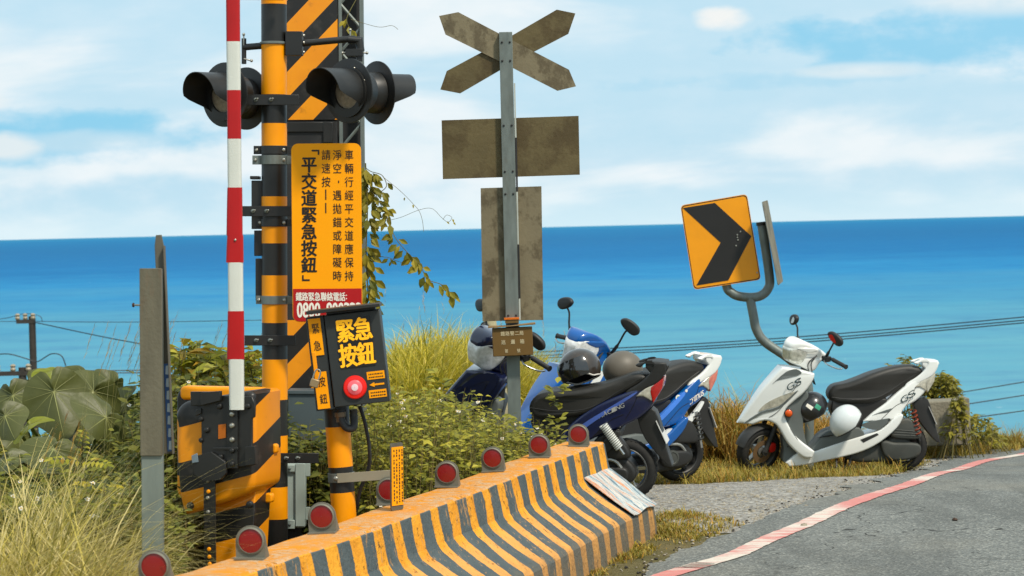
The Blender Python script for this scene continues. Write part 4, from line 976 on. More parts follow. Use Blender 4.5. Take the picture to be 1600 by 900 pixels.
qi = roundpoly([tuple(cen + (Vector(p) - cen) * .965) for p in q], .035); qo = roundpoly([tuple(cen + (Vector(p) - cen) * .985) for p in q], .037); n = len(qi)
a.add([(p[0], -.0565, p[1]) for p in qo] + [(p[0], -.0565, p[1]) for p in qi], [(i, (i + 1) % n, n + (i + 1) % n, n + i) for i in range(n)], INK); a.build('border', cv_, smooth=False)
a = B(); a.plate(plate_px([(1067, 325), (1117, 317), (1174, 369), (1138, 438), (1088, 446), (1126, 379)], -.056), -.058, -.0555, mk('chevron_black', (.014, .013, .012), .45)); 
a.build('chevron', cv_, smooth=False)
for (px, py) in ((1152, 367), (1152, 371), (1153, 375), (1150, 384), (1157, 362), (1183, 426)): x, z = f.xz(px, py, -.058); a = B(); a.bolt((x, -.058, z), (0, -1, 0), .008, BOLT); a.build('rivet', cv_)
# second plate, turned away so that one sees it nearly edge on
T2 = Matrix.Translation(pp(1199, 380, 0)) @ Matrix.Rotation(R(-9), 4, 'Y') @ Matrix.Rotation(R(80), 4, 'Z')
a = B(T2); a.plate(roundpoly([(-.33, -.37), (.33, -.37), (.33, .37), (-.33, .37)], .04), -.05, -.044, SIGNB2, edge=GAL); a.build('rear_panel', cv_)
# ============================================================ SCOOTERS
# side outlines are written in the photo's pixels of the white scooter and turned into metres: x forward, y left, z up
PXM = 184.0
def w(px, py): return ((1298 - px) / PXM, (744 - .0237 * (px - 1186) - py) / PXM)
def W(*p): return [w(*q[:2]) + tuple(q[2:]) for q in p]
def C6(x, y): return (1130 + x / 3.105, 470 + y / 3.105)      # helpers: pixel of two enlarged views
def C7(x, y): return (1280 + x / 3.75, 540 + y / 3.75)
TYRE = mk('tyre_rubber', (.018, .018, .017), .75, var=.2, spec=.3, dirt=(.10, .09, .07), dl=.55, dw=.3, da=.4, ds=9)
SEATM = mk('seat_vinyl', (.022, .021, .018), .5, var=.12, bump=.0008, bs=300)
PLB = mk('black_plastic', (.022, .022, .021), .48, var=.2, dirt=(.10, .09, .075), dl=.6, dw=.25, da=.4, ds=6)
PLG = mk('grey_plastic', S(92, 98, 96), .6, var=.12, dirt=S(120, 116, 104), dl=.55, dw=.2, da=.4)
ENG = mk('engine_grey', S(66, 68, 64), .6, metal=.1, var=.2, dirt=S(100, 92, 76), dl=.52, dw=.25, da=.5, ds=8)
CHR = mk('chrome', S(190, 192, 190), .22, metal=.9, var=.05)
ALU = mk('alloy', S(160, 160, 154), .4, metal=.7, var=.1)
LENS = mk('headlight_lens', S(206, 208, 198), .08, metal=.35, var=.3, vs=34, bump=.004, bs=30, spec=.8, coat=.6)
LENSC = mk('clear_lens', S(176, 172, 156), .15, var=.3, vs=30, spec=.8, coat=.5)
TAILR = mk('red_lens', S(176, 20, 16), .18, var=.2, vs=30, spec=.8, coat=.6)
AMB = mk('amber_lens', S(214, 84, 16), .25, var=.1, coat=.4)
WPAINT = mk('white_bodywork', S(228, 230, 226), .3, var=.02, coat=.5, dirt=S(168, 160, 142), dl=.62, dw=.22, da=.3, ds=4)
NAVY = mk('navy_bodywork', S(14, 24, 62), .3, var=.08, coat=.8)
BLUEP = mk('blue_bodywork', S(0, 84, 158), .3, var=.06, coat=.7)
REDM = mk('red_plastic', S(190, 26, 14), .4)
def steerM(ang, lean=0):
    hx, hz = w(1186, 704); ax = Vector((-math.sin(R(26)), 0, math.cos(R(26))))
    o = Vector((hx - .0, 0, hz)); return Matrix.Translation(o) @ Matrix.Rotation(R(ang), 4, ax) @ Matrix.Translation(-o)
def scooter(name, label, M, st, steer, paint, accent, style):
    root = thing(name, label, 'scooter', M, 'scooters parked beside the road')
    SM = steerM(steer)
    if style == 'navy': SM = Matrix.Translation((.03, 0, .01)) @ SM
    def wheel(c, parent, T, rear):
        a = B(T); prof = []
        for k in range(19):
            t_ = R(-115 + 230 * k / 18); prof.append((.168 + .042 * math.cos(t_) * (1.0), .055 * math.sin(t_)))
        a.lathe([(r_, h_) for r_, h_ in prof], c, (0, 1, 0), 48, TYRE, cap=False)
        for k in range(40):      # tread blocks
            t_ = 2 * math.pi * k / 40; ca, sa = math.cos(t_), math.sin(t_)
            for sgn in (-1, 1):
                p = [(c[0] + rr * math.cos(t_ + dt), c[1] + sgn * yy, c[2] + rr * math.sin(t_ + dt)) for rr, yy, dt in ((.2125, .006, 0), (.2125, .006, .05), (.203, .04, .11), (.203, .04, .06))]
                a.add(p, [(0, 1, 2, 3)], TYRE)
        tyre = a.build('wheel', parent)
        a = B(T); rm = CHR if rear and style == 'navy' else ALU if (style == 'white' or rear and style == 'navy') else PLB
        a.lathe([(.146, -.050), (.154, -.045), (.138, -.03), (.128, 0), (.138, .03), (.154, .045), (.146, .056), (.138, .050)], c, (0, 1, 0), 40, rm if not (style == 'white') else mk('rim_dark', S(60, 58, 52), .5, metal=.3), cap=False)
        a.lathe([(.036, -.05), (.04, -.04), (.04, .04), (.036, .05)], c, (0, 1, 0), 20, rm)
        for k in range(5):
            t_ = 2 * math.pi * (k + .3) / 5; d = Vector((math.cos(t_), 0, math.sin(t_))); s_ = Vector((-d.z, 0, d.x)); cc = Vector(c)
            q = [cc + d * .03 + s_ * .018, cc + d * .145 + s_ * .034, cc + d * .145 + s_ * .014, cc + d * .03 - s_ * .012]
            q += [cc + d * .10 + s_ * .01, ]
            vs = [p + Vector((0, yy, 0)) for yy in (.02, -.02) for p in q[:4]]
            a.add(vs, [(0, 1, 2, 3), (7, 6, 5, 4), (0, 4, 5, 1), (1, 5, 6, 2), (2, 6, 7, 3), (3, 7, 4, 0)], rm)
        a.build('rim', tyre)
        if not rear:
            a = B(T); a.lathe([(.055, .052), (.098, .052), (.098, .056), (.055, .056)], c, (0, 1, 0), 36, mk('disc_steel', S(150, 120, 90), .35, metal=.7), cap=False); a.build('brake_disc', tyre)
            a = B(T); cx, cz = c[0] - .085, c[2] + .03; a.slab([(cx - .03, cz - .03), (cx + .025, cz - .035), (cx + .03, cz + .03), (cx - .03, cz + .035)], .024, .008, REDM, smooth=2, yc=.062); a.build('brake_caliper', tyre)
        return tyre
    fc = (*[w(1186, 704)[0]], 0, .213); rc = (w(1410, 700)[0], 0, .213)
    wheel(Vector(fc), root, SM, False); wheel(Vector(rc), root, None, True)
    # fork and front mudguard (steered)
    a = B(SM); top = Vector((w(1232, 600)[0], 0, w(1232, 600)[1]))
    for s_ in (-1, 1):
        b0 = Vector((fc[0] - .012, s_ * .075, fc[2])); a.tube([b0, b0.lerp(Vector((top.x, s_ * .07, top.z)), .45), Vector((top.x, s_ * .07, top.z))], [.022, .020, .016], 12, PLB)
        a.lathe([(.03, -.012), (.03, .012)], b0, (0, 1, 0), 14, PLB)
    a.tube([(top.x, -.09, top.z), (top.x, .09, top.z)], .022, 10, PLB); a.build('fork', root)
    a = B(SM); fs = []; vs = []; n = 16
    for k in range(n + 1):
        t_ = R(18 + 132 * k / n)
        for j in range(5):
            yy = -.06 + .12 * j / 4; rr = .232 - .02 * (abs(j - 2) / 2) ** 2
            vs.append((fc[0] + rr * math.cos(t_), yy, fc[2] + rr * math.sin(t_)))
    m0 = len(vs); vs += [(v[0] - (v[0] - fc[0]) * .02, v[1], v[2] - (v[2] - fc[2]) * .02) for v in vs]
    for k in range(n):
        for j in range(4): i = k * 5 + j; fs += [(i, i + 1, i + 6, i + 5), (m0 + i, m0 + i + 5, m0 + i + 6, m0 + i + 1)]
    a.add(vs, fs, PLB); a.build('front_mudguard', root)
    # front apron
    def wa(x, z):    # narrow nose, wide behind
        x0 = w(1155, 662)[0]; t_ = (x0 - x) / .6; return .05 + .19 * max(0, min(1, t_)) ** .75 * (1 - .25 * max(0, z - .72))
    ap = W((1153, 662, 1), (1172, 634), (1191, 608), (1207, 590), (1222, 574, 1), (1242, 576), (1270, 583, 1), (1268, 592), (1254, 612), (1236, 628), (1224, 643), (1229, 662), (1242, 682), (1268, 703, 1), (1264, 713, 1), (1250, 712), (1229, 693), (1216, 670), (1208, 661), (1194, 657), (1176, 664, 1))
    a = B(); a.slab(ap, wa, .018, paint, smooth=3); apr = a.build('front_apron', root, ang=45)
    def deco(chs, px, py, w_, h_, rot, mat, yof, parent, name='decal', bold=.006, shear=.25):
        x, z = w(px, py); a = B(); sc = w_ / len(chs)
        T = Matrix.Translation((x, yof, z)) @ Matrix.Rotation(R(rot), 4, 'Y')
        for i, ch in enumerate(chs): text(a, ch, -(i - (len(chs) - 1) / 2) * sc, 0, sc * .92, h_, mat, .0, bold, sx=-1, shear=shear, T=T, fit=True)
        a.build(name, parent, smooth=False)
    # trim on the flank of the apron: grey insert, lens
    def skin(pts, yo, mat, nm, parent, wf=wa, th=.006, smooth=3):
        a = B(); q = cat(W(*pts), smooth); ar = sum(q[i][0] * q[(i + 1) % len(q)][1] - q[(i + 1) % len(q)][0] * q[i][1] for i in range(len(q)))
        if ar < 0: q = q[::-1]
        n = len(q); tri = tessellate_polygon([[Vector((p[0], p[1], 0)) for p in q]])
        vs = [(p[0], wf(*p) + yo, p[1]) for p in q] + [(p[0], wf(*p) - .02, p[1]) for p in q]
        fs = [tuple(t_) for t_ in tri] + [(i, (i + 1) % n, n + (i + 1) % n, n + i) for i in range(n)]
        a.add(vs, fs, mat); return a.build(nm, parent, ang=60)
    skin([C6(238, 402), C6(300, 345), C6(350, 330), C6(372, 352), C6(300, 375), C6(255, 388)], .003, PLG if style == 'white' else PLB, 'nose_insert', apr)
    skin([C6(170, 536), C6(205, 498), C6(270, 462), C6(338, 438), C6(310, 470), C6(262, 508), C6(205, 526)], .003, LENSC, 'running_light', apr)
    if style == 'white':
        skin([C6(108, 590), C6(180, 540), C6(262, 512), C6(340, 440), C6(350, 440), C6(268, 520), C6(185, 548), C6(112, 596)], .002, PLG, 'seam', apr)
        deco('GS', *C6(338, 402), .15, .055, 28, mk('decal_dark', S(28, 56, 58), .4), wa(*w(*C6(338, 402))) + .012, apr)
    else:
        skin([C6(250, 400), C6(340, 335), C6(420, 345), C6(350, 440), C6(330, 430), C6(380, 360), C6(300, 385)], .004, accent, 'accent_panel', apr)
    x, z = w(*C6(309, 541)); a = B(); a.lathe([(.03, 0), (.03, .012), (.018, .02), (.001, .021)], (x, .2, z), (0, 1, 0), 20, AMB, cap=False); a.lathe([(.035, -.06), (.035, .004)], (x, .2, z), (0, 1, 0), 20, PLB); a.build('side_reflector', root)
    # inner leg shield and steering stem
    a = B(); a.slab(W((1226, 632), (1252, 610), (1262, 616), (1256, 640), (1253, 668), (1258, 700), (1240, 690), (1222, 660)), .17, .02, PLG, smooth=3); a.build('leg_shield', root, ang=45)
    a = B(); a.slab(W(*[C6(*q) for q in ((285, 655), (330, 690), (372, 745), (350, 800), (300, 790), (282, 770), (290, 720))]), .11, .01, PLG if style == 'white' else PLB, smooth=2); a.build('lower_cowl', root)
    a = B(); a.tube([(w(1254, 630)[0], 0, w(1254, 630)[1]), (w(1262, 566)[0], 0, w(1262, 566)[1])], .035, 12, PLB); a.build('steering_stem', root)
    # headset (steered)
    SM0 = SM
    if style != 'white':
        hc_ = w(1262, 560); SM = SM0 @ Matrix.Translation((hc_[0], 0, hc_[1])) @ Matrix.Diagonal((1.04, 1.0, 1.16, 1)) @ Matrix.Translation((-hc_[0], 0, -hc_[1]))
    a = B(SM); hw_ = lambda x, z: .055 + .10 * max(0, min(1, (w(1224, 0)[0] - x) / .22))
    cow = W(C6(300, 200), C6(340, 184), C6(400, 200), C6(480, 252), C6(470, 275), C6(440, 292), C6(405, 335), C6(350, 308), C6(302, 288), C6(296, 240))
    a.slab(cow, hw_, .03, paint, smooth=3); hd = a.build('headset_cowl', root, ang=45)
    lens_ = (C6(292, 222), C6(330, 212), C6(372, 226), C6(366, 262), C6(345, 296), C6(300, 285), C6(292, 252)) if style == 'white' else (C6(292, 222), C6(322, 206), C6(372, 216), C6(394, 244), C6(374, 286), C6(338, 308), C6(303, 294), C6(290, 256))
    a = B(SM); a.slab(W(*lens_), lambda x, z: hw_(x, z) + .004, .02, LENS if style == 'white' else mk('headlight_bright', S(232, 234, 228), .12, var=.28, vs=30, spec=.8, coat=.6, bump=.004, bs=26), smooth=3); a.build('headlight', hd, ang=50)
    a = B(SM); a.slab(W(C6(322, 214), C6(400, 212), C6(412, 226), C6(372, 236)), lambda x, z: hw_(x, z) + .008, .01, paint, smooth=2); a.build('headlight_brow', hd, ang=50)
    a = B(SM); a.slab(W(C6(405, 318), C6(435, 292), C6(440, 310), C6(412, 340)), .06, .01, PLB, smooth=2); a.build('instrument_pod', hd)
    SM = SM0; bx_, bz_ = w(1279, 555); mt = {'white': 0, 'blue': .05, 'navy': -.03}[style]
    a = B(SM); a.tube(curve([(bx_ - .07, -.33, bz_ - .03), (bx_ - .03, -.2, bz_ - .0), (bx_, -.08, bz_), (bx_, .08, bz_), (bx_ - .03, .2, bz_), (bx_ - .07, .33, bz_ - .03)], 4), .011, 10, PLB); a.build('handlebar', root)
    for s_ in (-1, 1):
        a = B(SM); a.tube([(bx_ - .035, s_ * .21, bz_ - .004), (bx_ - .075, s_ * .345, bz_ - .033)], .0175, 12, PLB); a.lathe([(.021, 0), (.021, .006)], (bx_ - .075, s_ * .345, bz_ - .033), (0, s_, 0), 12, PLB); a.build('grip', root)
        a = B(SM); a.tube(curve([(bx_ + .02, s_ * .17, bz_ - .01), (bx_ + .035, s_ * .22, bz_ - .03), (bx_ - .02, s_ * .30, bz_ - .055), (bx_ - .045, s_ * .34, bz_ - .045)], 4), .0065, 8, CHR); a.box(bx_ - .03, bx_ + .03, min(s_ * .14, s_ * .2), max(s_ * .14, s_ * .2), bz_ - .028, bz_ + .018, PLB); a.build('brake_lever', root, bevel=.003)
        # mirrors
        st0 = Vector((bx_ + .0, s_ * .17, bz_ + .015)); t1 = Vector((bx_ + .0, s_ * .24, bz_ + .14 + mt)); hd_ = Vector((bx_ + .01, s_ * .285, bz_ + .21 + mt))
        a = B(SM); a.tube(curve([st0, st0.lerp(t1, .5) + Vector((.01, s_ * .01, 0)), t1, t1.lerp(hd_, .5)], 4), [.013] * 4 + [.0075] * 9, 8, PLB); mr = a.build('mirror', root)
        T = SM @ Matrix.Translation(hd_) @ Matrix.Rotation(R(s_ * 18), 4, 'Z') @ Matrix.Rotation(R(-s_ * 28), 4, 'X')
        o_ = [(-.085, -.008), (-.06, -.034), (.0, -.046), (.055, -.040), (.080, -.004), (.058, .032), (.0, .040), (-.06, .026)]
        a = B(T @ Matrix.Rotation(R(90), 4, 'Z')); a.slab([(s_ * q[0], q[1]) for q in o_], .018, .014, PLB, smooth=3); a.build('mirror_housing', mr, ang=50)
        a = B(T @ Matrix.Rotation(R(90), 4, 'Z')); n_ = len(o_); q = [(s_ * q[0] * .86, q[1] * .86) for q in cat(o_, 3)]; vs = [(p[0], .0190, p[1]) for p in q]; a.add(vs, [tuple(range(len(vs)))], mk('mirror_glass', S(150, 160, 165), .05, metal=1, var=0))
        a.build('mirror_glass', mr, smooth=False)
        if style == 'white':
            a = B(T @ Matrix.Rotation(R(90), 4, 'Z')); q = cat([(s_ * -.060, -.014), (s_ * -.02, -.036), (s_ * .03, -.024), (s_ * .0, .0), (s_ * -.04, .012)], 3); a.add([(p[0], -.0195, p[1]) for p in q], [tuple(range(len(q)))], REDM if s_ == 1 else WPAINT); a.build('mirror_accent', mr, smooth=False)
    # floorboard, skirt
    wb = lambda x, z: .165
    a = B(); a.slab(W((1262, 705, 1), (1272, 692), (1282, 680), (1300, 671), (1340, 668), (1348, 690), (1316, 692), (1290, 699), (1268, 708, 1)), .15, .015, PLG, smooth=3); a.build('floorboard', root)
    sk = W((1225, 722, 1), (1246, 706), (1266, 705), (1282, 700), (1312, 690), (1345, 680), (1372, 671), (1392, 655), (1404, 646, 1), (1408, 650), (1398, 668), (1372, 690), (1345, 704), (1318, 712), (1285, 719), (1252, 726), (1230, 728, 1))
    a = B(); a.slab(sk, .158, .014, paint if style != 'navy' else PLB, smooth=3); sk_ = a.build('side_skirt', root, ang=45)
    if style == 'white':
        a = B(); q = ccw(W(C7(228, 548), C7(325, 510), C7(335, 520), C7(245, 566))); a.plate(q[::-1], .1585, .161, PLB); a.build('footrest_slot', sk_)
        for k in range(5):
            a = B(); x, z = w(*C7(10 + 18 * k, 545 - 5 * k)); a.tube([(x + .05, .152, z + .012), (x - .06, .152, z + .022)], .0025, 6, PLB) if k < 3 else None
            if k < 3: a.build('mat_rib', root)
    # tail body
    def wt(x, z):
        t_ = (w(1345, 0)[0] - x) / .66; return .155 - .085 * max(0, min(1, t_)) ** 1.3
    bp = W((1346, 658, 1), (1362, 644), (1382, 630), (1402, 613), (1425, 596), (1446, 583), (1461, 577, 1), (1458, 592), (1446, 612), (1430, 627), (1414, 636), (1404, 649), (1394, 656), (1370, 660, 1))
    if style == 'navy': bp = W((1322, 674, 1), (1342, 646), (1364, 627), (1390, 612), (1425, 598), (1448, 589, 1), (1452, 600), (1448, 616), (1432, 632), (1404, 646), (1370, 660), (1334, 688, 1))
    a = B(); a.slab(bp, wt, .02, paint, smooth=3); bd = a.build('body_panel', root, ang=45)
    if style == 'white':
        deco('GS', *C7(512, 300), .15, .05, 32, mk('decal_dark', S(28, 56, 58), .4), wt(*w(*C7(512, 300))) + .014, bd)
        skin([C7(300, 408), C7(360, 385), C7(420, 368), C7(395, 390), C7(340, 398)], .002, PLG, 'vent', bd, wf=wt)
        skin([C7(255, 478), C7(250, 455), C7(398, 425), C7(385, 452), C7(330, 492)], .002, PLG, 'lower_trim', root, wf=lambda x, z: .155)
    if style == 'navy':
        deco('RACING', 1398, 623, .19, .028, 24, mk('decal_silver', S(190, 190, 184), .35, metal=.3), wt(*w(1400, 622)) + .01, bd, shear=.3)
        skin([(1330, 676), (1345, 656), (1362, 640), (1386, 625), (1425, 602), (1425, 605), (1388, 629), (1365, 645), (1350, 660), (1336, 680)], .003, mk('navy_light', S(70, 96, 170), .3, coat=.6), 'pinstripe', bd, wf=wt)
    if style == 'blue':
        deco('Cygnus', 1424, 621, .15, .036, 30, WPT, wt(*w(1425, 621)) + .008, bd, shear=.4, bold=.008)
        for px, py, rr, mm in ((1393, 620, .022, WPT), (1407, 611, .011, WPT)):
            x, z = w(px, py); a = B(); a.lathe([(rr, 0), (rr, .002)], (x, wt(x, z) + .0, z), (0, 1, 0), 20, mm)
            if rr > .02: a.lathe([(rr * .5, 0), (rr * .5, .003)], (x, wt(x, z), z), (0, 1, 0), 16, mk('sticker_green', S(60, 130, 60), .5))
            a.build('sticker', bd)
        skin([(1374, 664), (1396, 659), (1420, 642), (1434, 628), (1438, 630), (1422, 650), (1400, 668), (1378, 676)], .004, WPAINT, 'lower_accent', bd, wf=wt)
        skin([(1350, 655), (1372, 636), (1400, 614), (1403, 618), (1378, 640), (1362, 652)], .006, mk('blue_light', S(70, 130, 225), .3, coat=.5), 'upper_crease', bd, wf=wt)
    # seams, cables and small fittings
    SEAM = mk('panel_gap', (.01, .01, .01), .8)
    def seam(pts, wf, parent, r_=.0022):
        a = B(); q = curve([(w(*p)[0], 0, w(*p)[1]) for p in pts], 4); a.tube([(p.x, wf(p.x, p.z) + .0005, p.z) for p in q], r_, 5, SEAM if paint is not NAVY else mk('panel_gap_navy', (.003, .003, .006), .6)); a.build('seam', parent)
    seam([(1372, 657), (1384, 646), (1398, 634), (1412, 628)], wt, bd); seam([(1414, 634), (1424, 618), (1430, 604)], wt, bd)
    seam([(1248, 590), (1236, 612), (1216, 640), (1200, 652)], wa, apr); seam([(1232, 668), (1246, 690), (1262, 702)], lambda x, z: wa(x, z) * .985, apr)
    if style != 'white': seam([(1266, 716), (1290, 709), (1320, 702), (1350, 692)], lambda x, z: .158, sk_)
    for s_, dx in ((1, 0), (-1, .01), (1, .025)):
        a = B(); a.tube(curve([(bx_ + .01, s_ * .10, bz_ - .01), (bx_ + .06 + dx, s_ * .12, bz_ - .07), (bx_ + .05 + dx, s_ * .09, bz_ - .16), (bx_ + .02, s_ * .04, bz_ - .26)], 5), .0045, 6, PLB); a.build('control_cable', root)
    x, z = w(1352, 676); a = B(); a.tube([(x, .15, z - .06), (x - .02, .21, z - .05)], .011, 8, PLB); a.box(x - .07, x + .03, .20, .225, z - .062, z - .045, PLB); a.build('pillion_peg', root, bevel=.003) if style != 'white' else None
    a = B(); x, z = w(1250, 640); a.lathe([(.014, 0), (.014, .01), (.008, .014)], (x - .02, .02, z + .12), (-1, 0, .3), 12, CHR); a.build('key_switch', root)
    for px, py in ((1262, 700), (1228, 697), (1386, 655), (1408, 643)):
        x, z = w(px, py); a = B(); a.bolt((x, .158 if px != 1262 else .19, z), (0, 1, 0), .007, PLB); a.build('panel_screw', root)
    # seat
    def ws(x, z):
        t_ = (w(1295, 0)[0] - x) / .78; return .10 + .05 * math.sin(math.pi * min(1, max(0, t_ * 1.1 + .15))) - .03 * max(0, t_ - .75) * 2
    seat = W((1294, 617), (1302, 604), (1322, 599), (1342, 592), (1362, 584), (1390, 576), (1418, 572), (1436, 575), (1442, 583), (1432, 592), (1412, 606), (1388, 620), (1366, 630), (1330, 632), (1302, 630))
    if style == 'navy': seat = W((1296, 620), (1306, 606), (1324, 601), (1350, 599), (1380, 594), (1405, 586), (1425, 579), (1440, 581), (1437, 590), (1412, 604), (1388, 617), (1366, 629), (1330, 634), (1302, 634))
    a = B(); a.slab(seat, ws, .045 if style != 'navy' else .036, SEATM, smooth=3, steps=6); st_ = a.build('seat', root, ang=60)
    a = B(); q = [(w(p_, q_)[0], w(p_, q_)[1]) for p_, q_ in ((1298, 621), (1330, 624), (1364, 622), (1386, 613), (1410, 598), (1430, 586))]; a.tube(curve([(x, ws(x, z) - .001, z) for x, z in q], 4), .003, 5, PLB); a.build('piping', st_)
    a = B(); a.slab(W((1300, 624), (1370, 622), (1385, 628), (1352, 654), (1346, 664), (1338, 680), (1312, 690), (1304, 660)), .115, .02, PLB, smooth=2); a.build('seat_base', root)
    # grab rail
    if style == 'navy': pass
    gr = WPAINT if style in ('white', 'blue') else PLB
    rail = W((1411, 609, 1), (1416, 600), (1432, 590), (1445, 578), (1449, 566), (1440, 566), (1434, 571), (1428, 568), (1440, 564), (1464, 565, 1), (1465, 574), (1456, 588), (1438, 598), (1422, 607))
    for s_ in (-1, 1):
        a = B(); a.slab(rail, .016, .012, gr, smooth=3, yc=s_ * .085); a.build('grab_rail', root, ang=50)
    a = B(); x1_, z1_ = w(1452, 572); a.slab(W((1440, 565), (1465, 565), (1464, 574), (1446, 578)), .095, .01, gr, smooth=2); a.build('tail_bridge', root)
    # tail light
    a = B(); lm = LENSC if style == 'blue' else TAILR
    a.slab(W((1428, 606), (1440, 596), (1459, 586, 1), (1456, 598), (1446, 612, 1), (1436, 606)), lambda x, z: wt(x, z) + .010, .01, LENSC, smooth=2); tl = a.build('tail_light', root, ang=50)
    a = B(); a.slab(W((1446, 595), (1461, 584, 1), (1459, 597), (1448, 614, 1), (1446, 606)), lambda x, z: wt(x, z) + .014, .008, TAILR if style == 'navy' else LENSC if style == 'white' else mk('pale_red_lens', S(200, 120, 104), .2, var=.2, vs=30, coat=.5), smooth=2); a.build('brake_lens', tl, ang=50)
    # rear mudguard and plate
    a = B(); a.slab(W((1427, 632, 1), (1445, 622), (1453, 634), (1459, 660), (1468, 692, 1), (1462, 692), (1448, 676), (1436, 660), (1430, 646)), .06, .008, PLB, smooth=2); mg = a.build('rear_mudguard', root)
    x0, z0 = w(1452, 636); x1, z1 = w(1464, 664); d = Vector((x1 - x0, 0, z1 - z0)); nn = Vector((d.z, 0, -d.x)).normalized() * -1
    a = B(); a.add([Vector((x0, s_, z0)) + nn * .012 + o for o in (Vector(), d) for s_ in (-.08, .08)] + [Vector((x0, s_, z0)) + nn * .008 + o for o in (Vector(), d) for s_ in (-.08, .08)], [(0, 1, 3, 2), (4, 6, 7, 5), (0, 4, 5, 1), (1, 5, 7, 3), (3, 7, 6, 2), (2, 6, 4, 0)], mk('plate_white', S(190, 190, 186), .5)); a.build('number_plate', mg, smooth=False)
    # engine
    a = B(); a.slab(W((1318, 716), (1330, 706), (1352, 700), (1382, 690), (1400, 676), (1420, 690), (1424, 706), (1408, 718), (1380, 722), (1340, 723)), .10, .03, PLB if style != 'white' else ENG, smooth=3); a.build('engine', root)
    acT = None if style == 'white' else Matrix.Translation((.10 if style == 'navy' else .03, 0, .02)) 
    a = B(); a.slab(T=acT, pts=W(C7(412, 505), C7(440, 448), C7(515, 428), C7(560, 470), C7(588, 520), C7(570, 548), C7(490, 550), C7(418, 540)), w=.045, r=.02, mat=ENG if style == 'white' else PLB, smooth=3, yc=.085); ac = a.build('air_cleaner', root)
    for k in range(3 if style == 'white' else 0):
        a = B(); p = w(*C7(425, 492 + 16 * k)); q = w(*C7(572, 505 + 12 * k)); a.tube([(p[0], .131, p[1]), (q[0], .131, q[1])], .004, 6, ENG); a.build('cooling_rib', ac)
    a = B(); a.slab(W(C7(350, 570), C7(380, 556), C7(430, 568), C7(560, 572), C7(584, 610), C7(560, 650), C7(480, 672), C7(400, 668), C7(360, 630)), .05, .022, ENG if style == 'white' else PLB, smooth=3, yc=.09, T=None if style == 'white' else Matrix.Translation((rc[0] + .14, 0, .24)) @ Matrix.Diagonal((.78, 1, .85, 1)) @ Matrix.Translation((-rc[0] - .08, 0, -.24))); cvt = a.build('transmission_cover', root)
    if style != 'white':
        x, z = w(1384, 702); a = B(); a.lathe([(.06, 0), (.06, .012), (.045, .016), (.04, .012), (.001, .014)], (x, .136, z), (0, 1, 0), 28, ENG, cap=False); a.build('clutch_cap', cvt)
        a = B(); a.tube(curve([(x + .02, .12, z + .10), (rc[0] + .06, .12, rc[2] + .08), (rc[0], .12, rc[2] + .0), (rc[0] - .0, .12, rc[2] - .06)], 4), .012, 8, ALU); a.build('swing_arm', root)
    # shock with spring
    p0 = Vector((w(1424, 640)[0], .115, w(1424, 640)[1])); p1 = Vector((w(1434, 690)[0], .115, w(1434, 690)[1]))
    if style == 'navy': p0 = Vector((w(1388, 640)[0], .165, w(1388, 640)[1])); p1 = Vector((rc[0] - .01, .165, rc[2] + .13))
    a = B(); a.tube([p0, p1], .011, 10, PLB if style == 'white' else CHR); sh = a.build('shock_absorber', root)
    a = B(); d = (p1 - p0); L = d.length; d.normalize(); u1 = d.cross(Vector((0, 1, 0))).normalized(); u2 = d.cross(u1); q = []
    turns = 13 if style == 'navy' else 6
    for k in range(turns * 12 + 1):
        t_ = 2 * math.pi * k / 12; q.append(p0 + d * (L * .78 * k / (turns * 12)) + (u1 * math.cos(t_) + u2 * math.sin(t_)) * .025)
    a.tube(q, .0058, 6, mk('spring_red', S(132, 54, 28), .45) if style == 'white' else PLB if style == 'blue' else mk('spring_white', S(196, 198, 192), .4)); a.build('spring', sh)
    # stands, exhaust
    a = B()
    for s_ in (-1, 1): a.tube([(w(1330, 0)[0], s_ * .08, .20), (w(1322, 0)[0], s_ * .13, .03), (w(1314, 0)[0], s_ * .15, .01)], .012, 8, PLB)
    a.tube([(w(1322, 0)[0], -.13, .04), (w(1322, 0)[0], .13, .04)], .009, 8, PLB); a.build('centre_stand', root)
    a = B(); a.tube([(w(1304, 0)[0], .12, .13), (w(1302, 0)[0], .19, .01)], .0085, 8, PLB); a.build('side_stand', root)
    a = B(); a.tube([(w(1345, 0)[0], -.10, .20), (w(1380, 0)[0], -.14, .18)], .016, 8, PLB); a.tube([(w(1378, 0)[0], -.145, .19), (w(1390, 0)[0], -.15, .20), (w(1440, 0)[0], -.155, .27), (w(1446, 0)[0], -.155, .28)], [.04, .052, .055, .03], 16, PLB); a.build('exhaust', root)
    return root
def place(px, py, Y, head, lean=0):
    p = Q(px, py, Y); z = gz(p.x, Y)
    return Matrix.Translation((p.x, Y, z)) @ Matrix.Rotation(R(head), 4, 'Z') @ Matrix.Rotation(R(-lean), 4, 'X')
MW = place(1298, 742, 21.6, 181, 1.5)
scooter('scooter', 'white scooter with dark seat standing alone in front of the chevron sign', MW, 0, 34, WPAINT, PLG, 'white')
MN = place(839, 783, 17.1, 170, 5)
scooter('scooter', 'dark navy scooter nearest the barrier end with two helmets on its seat', MN, 0, 55, NAVY, NAVY, 'navy')
MB = place(948, 770, 18.7, 208, 5)
scooter('scooter', 'bright blue scooter with white grab rail behind the navy one', MB, 0, 32, BLUEP, WPAINT, 'blue')
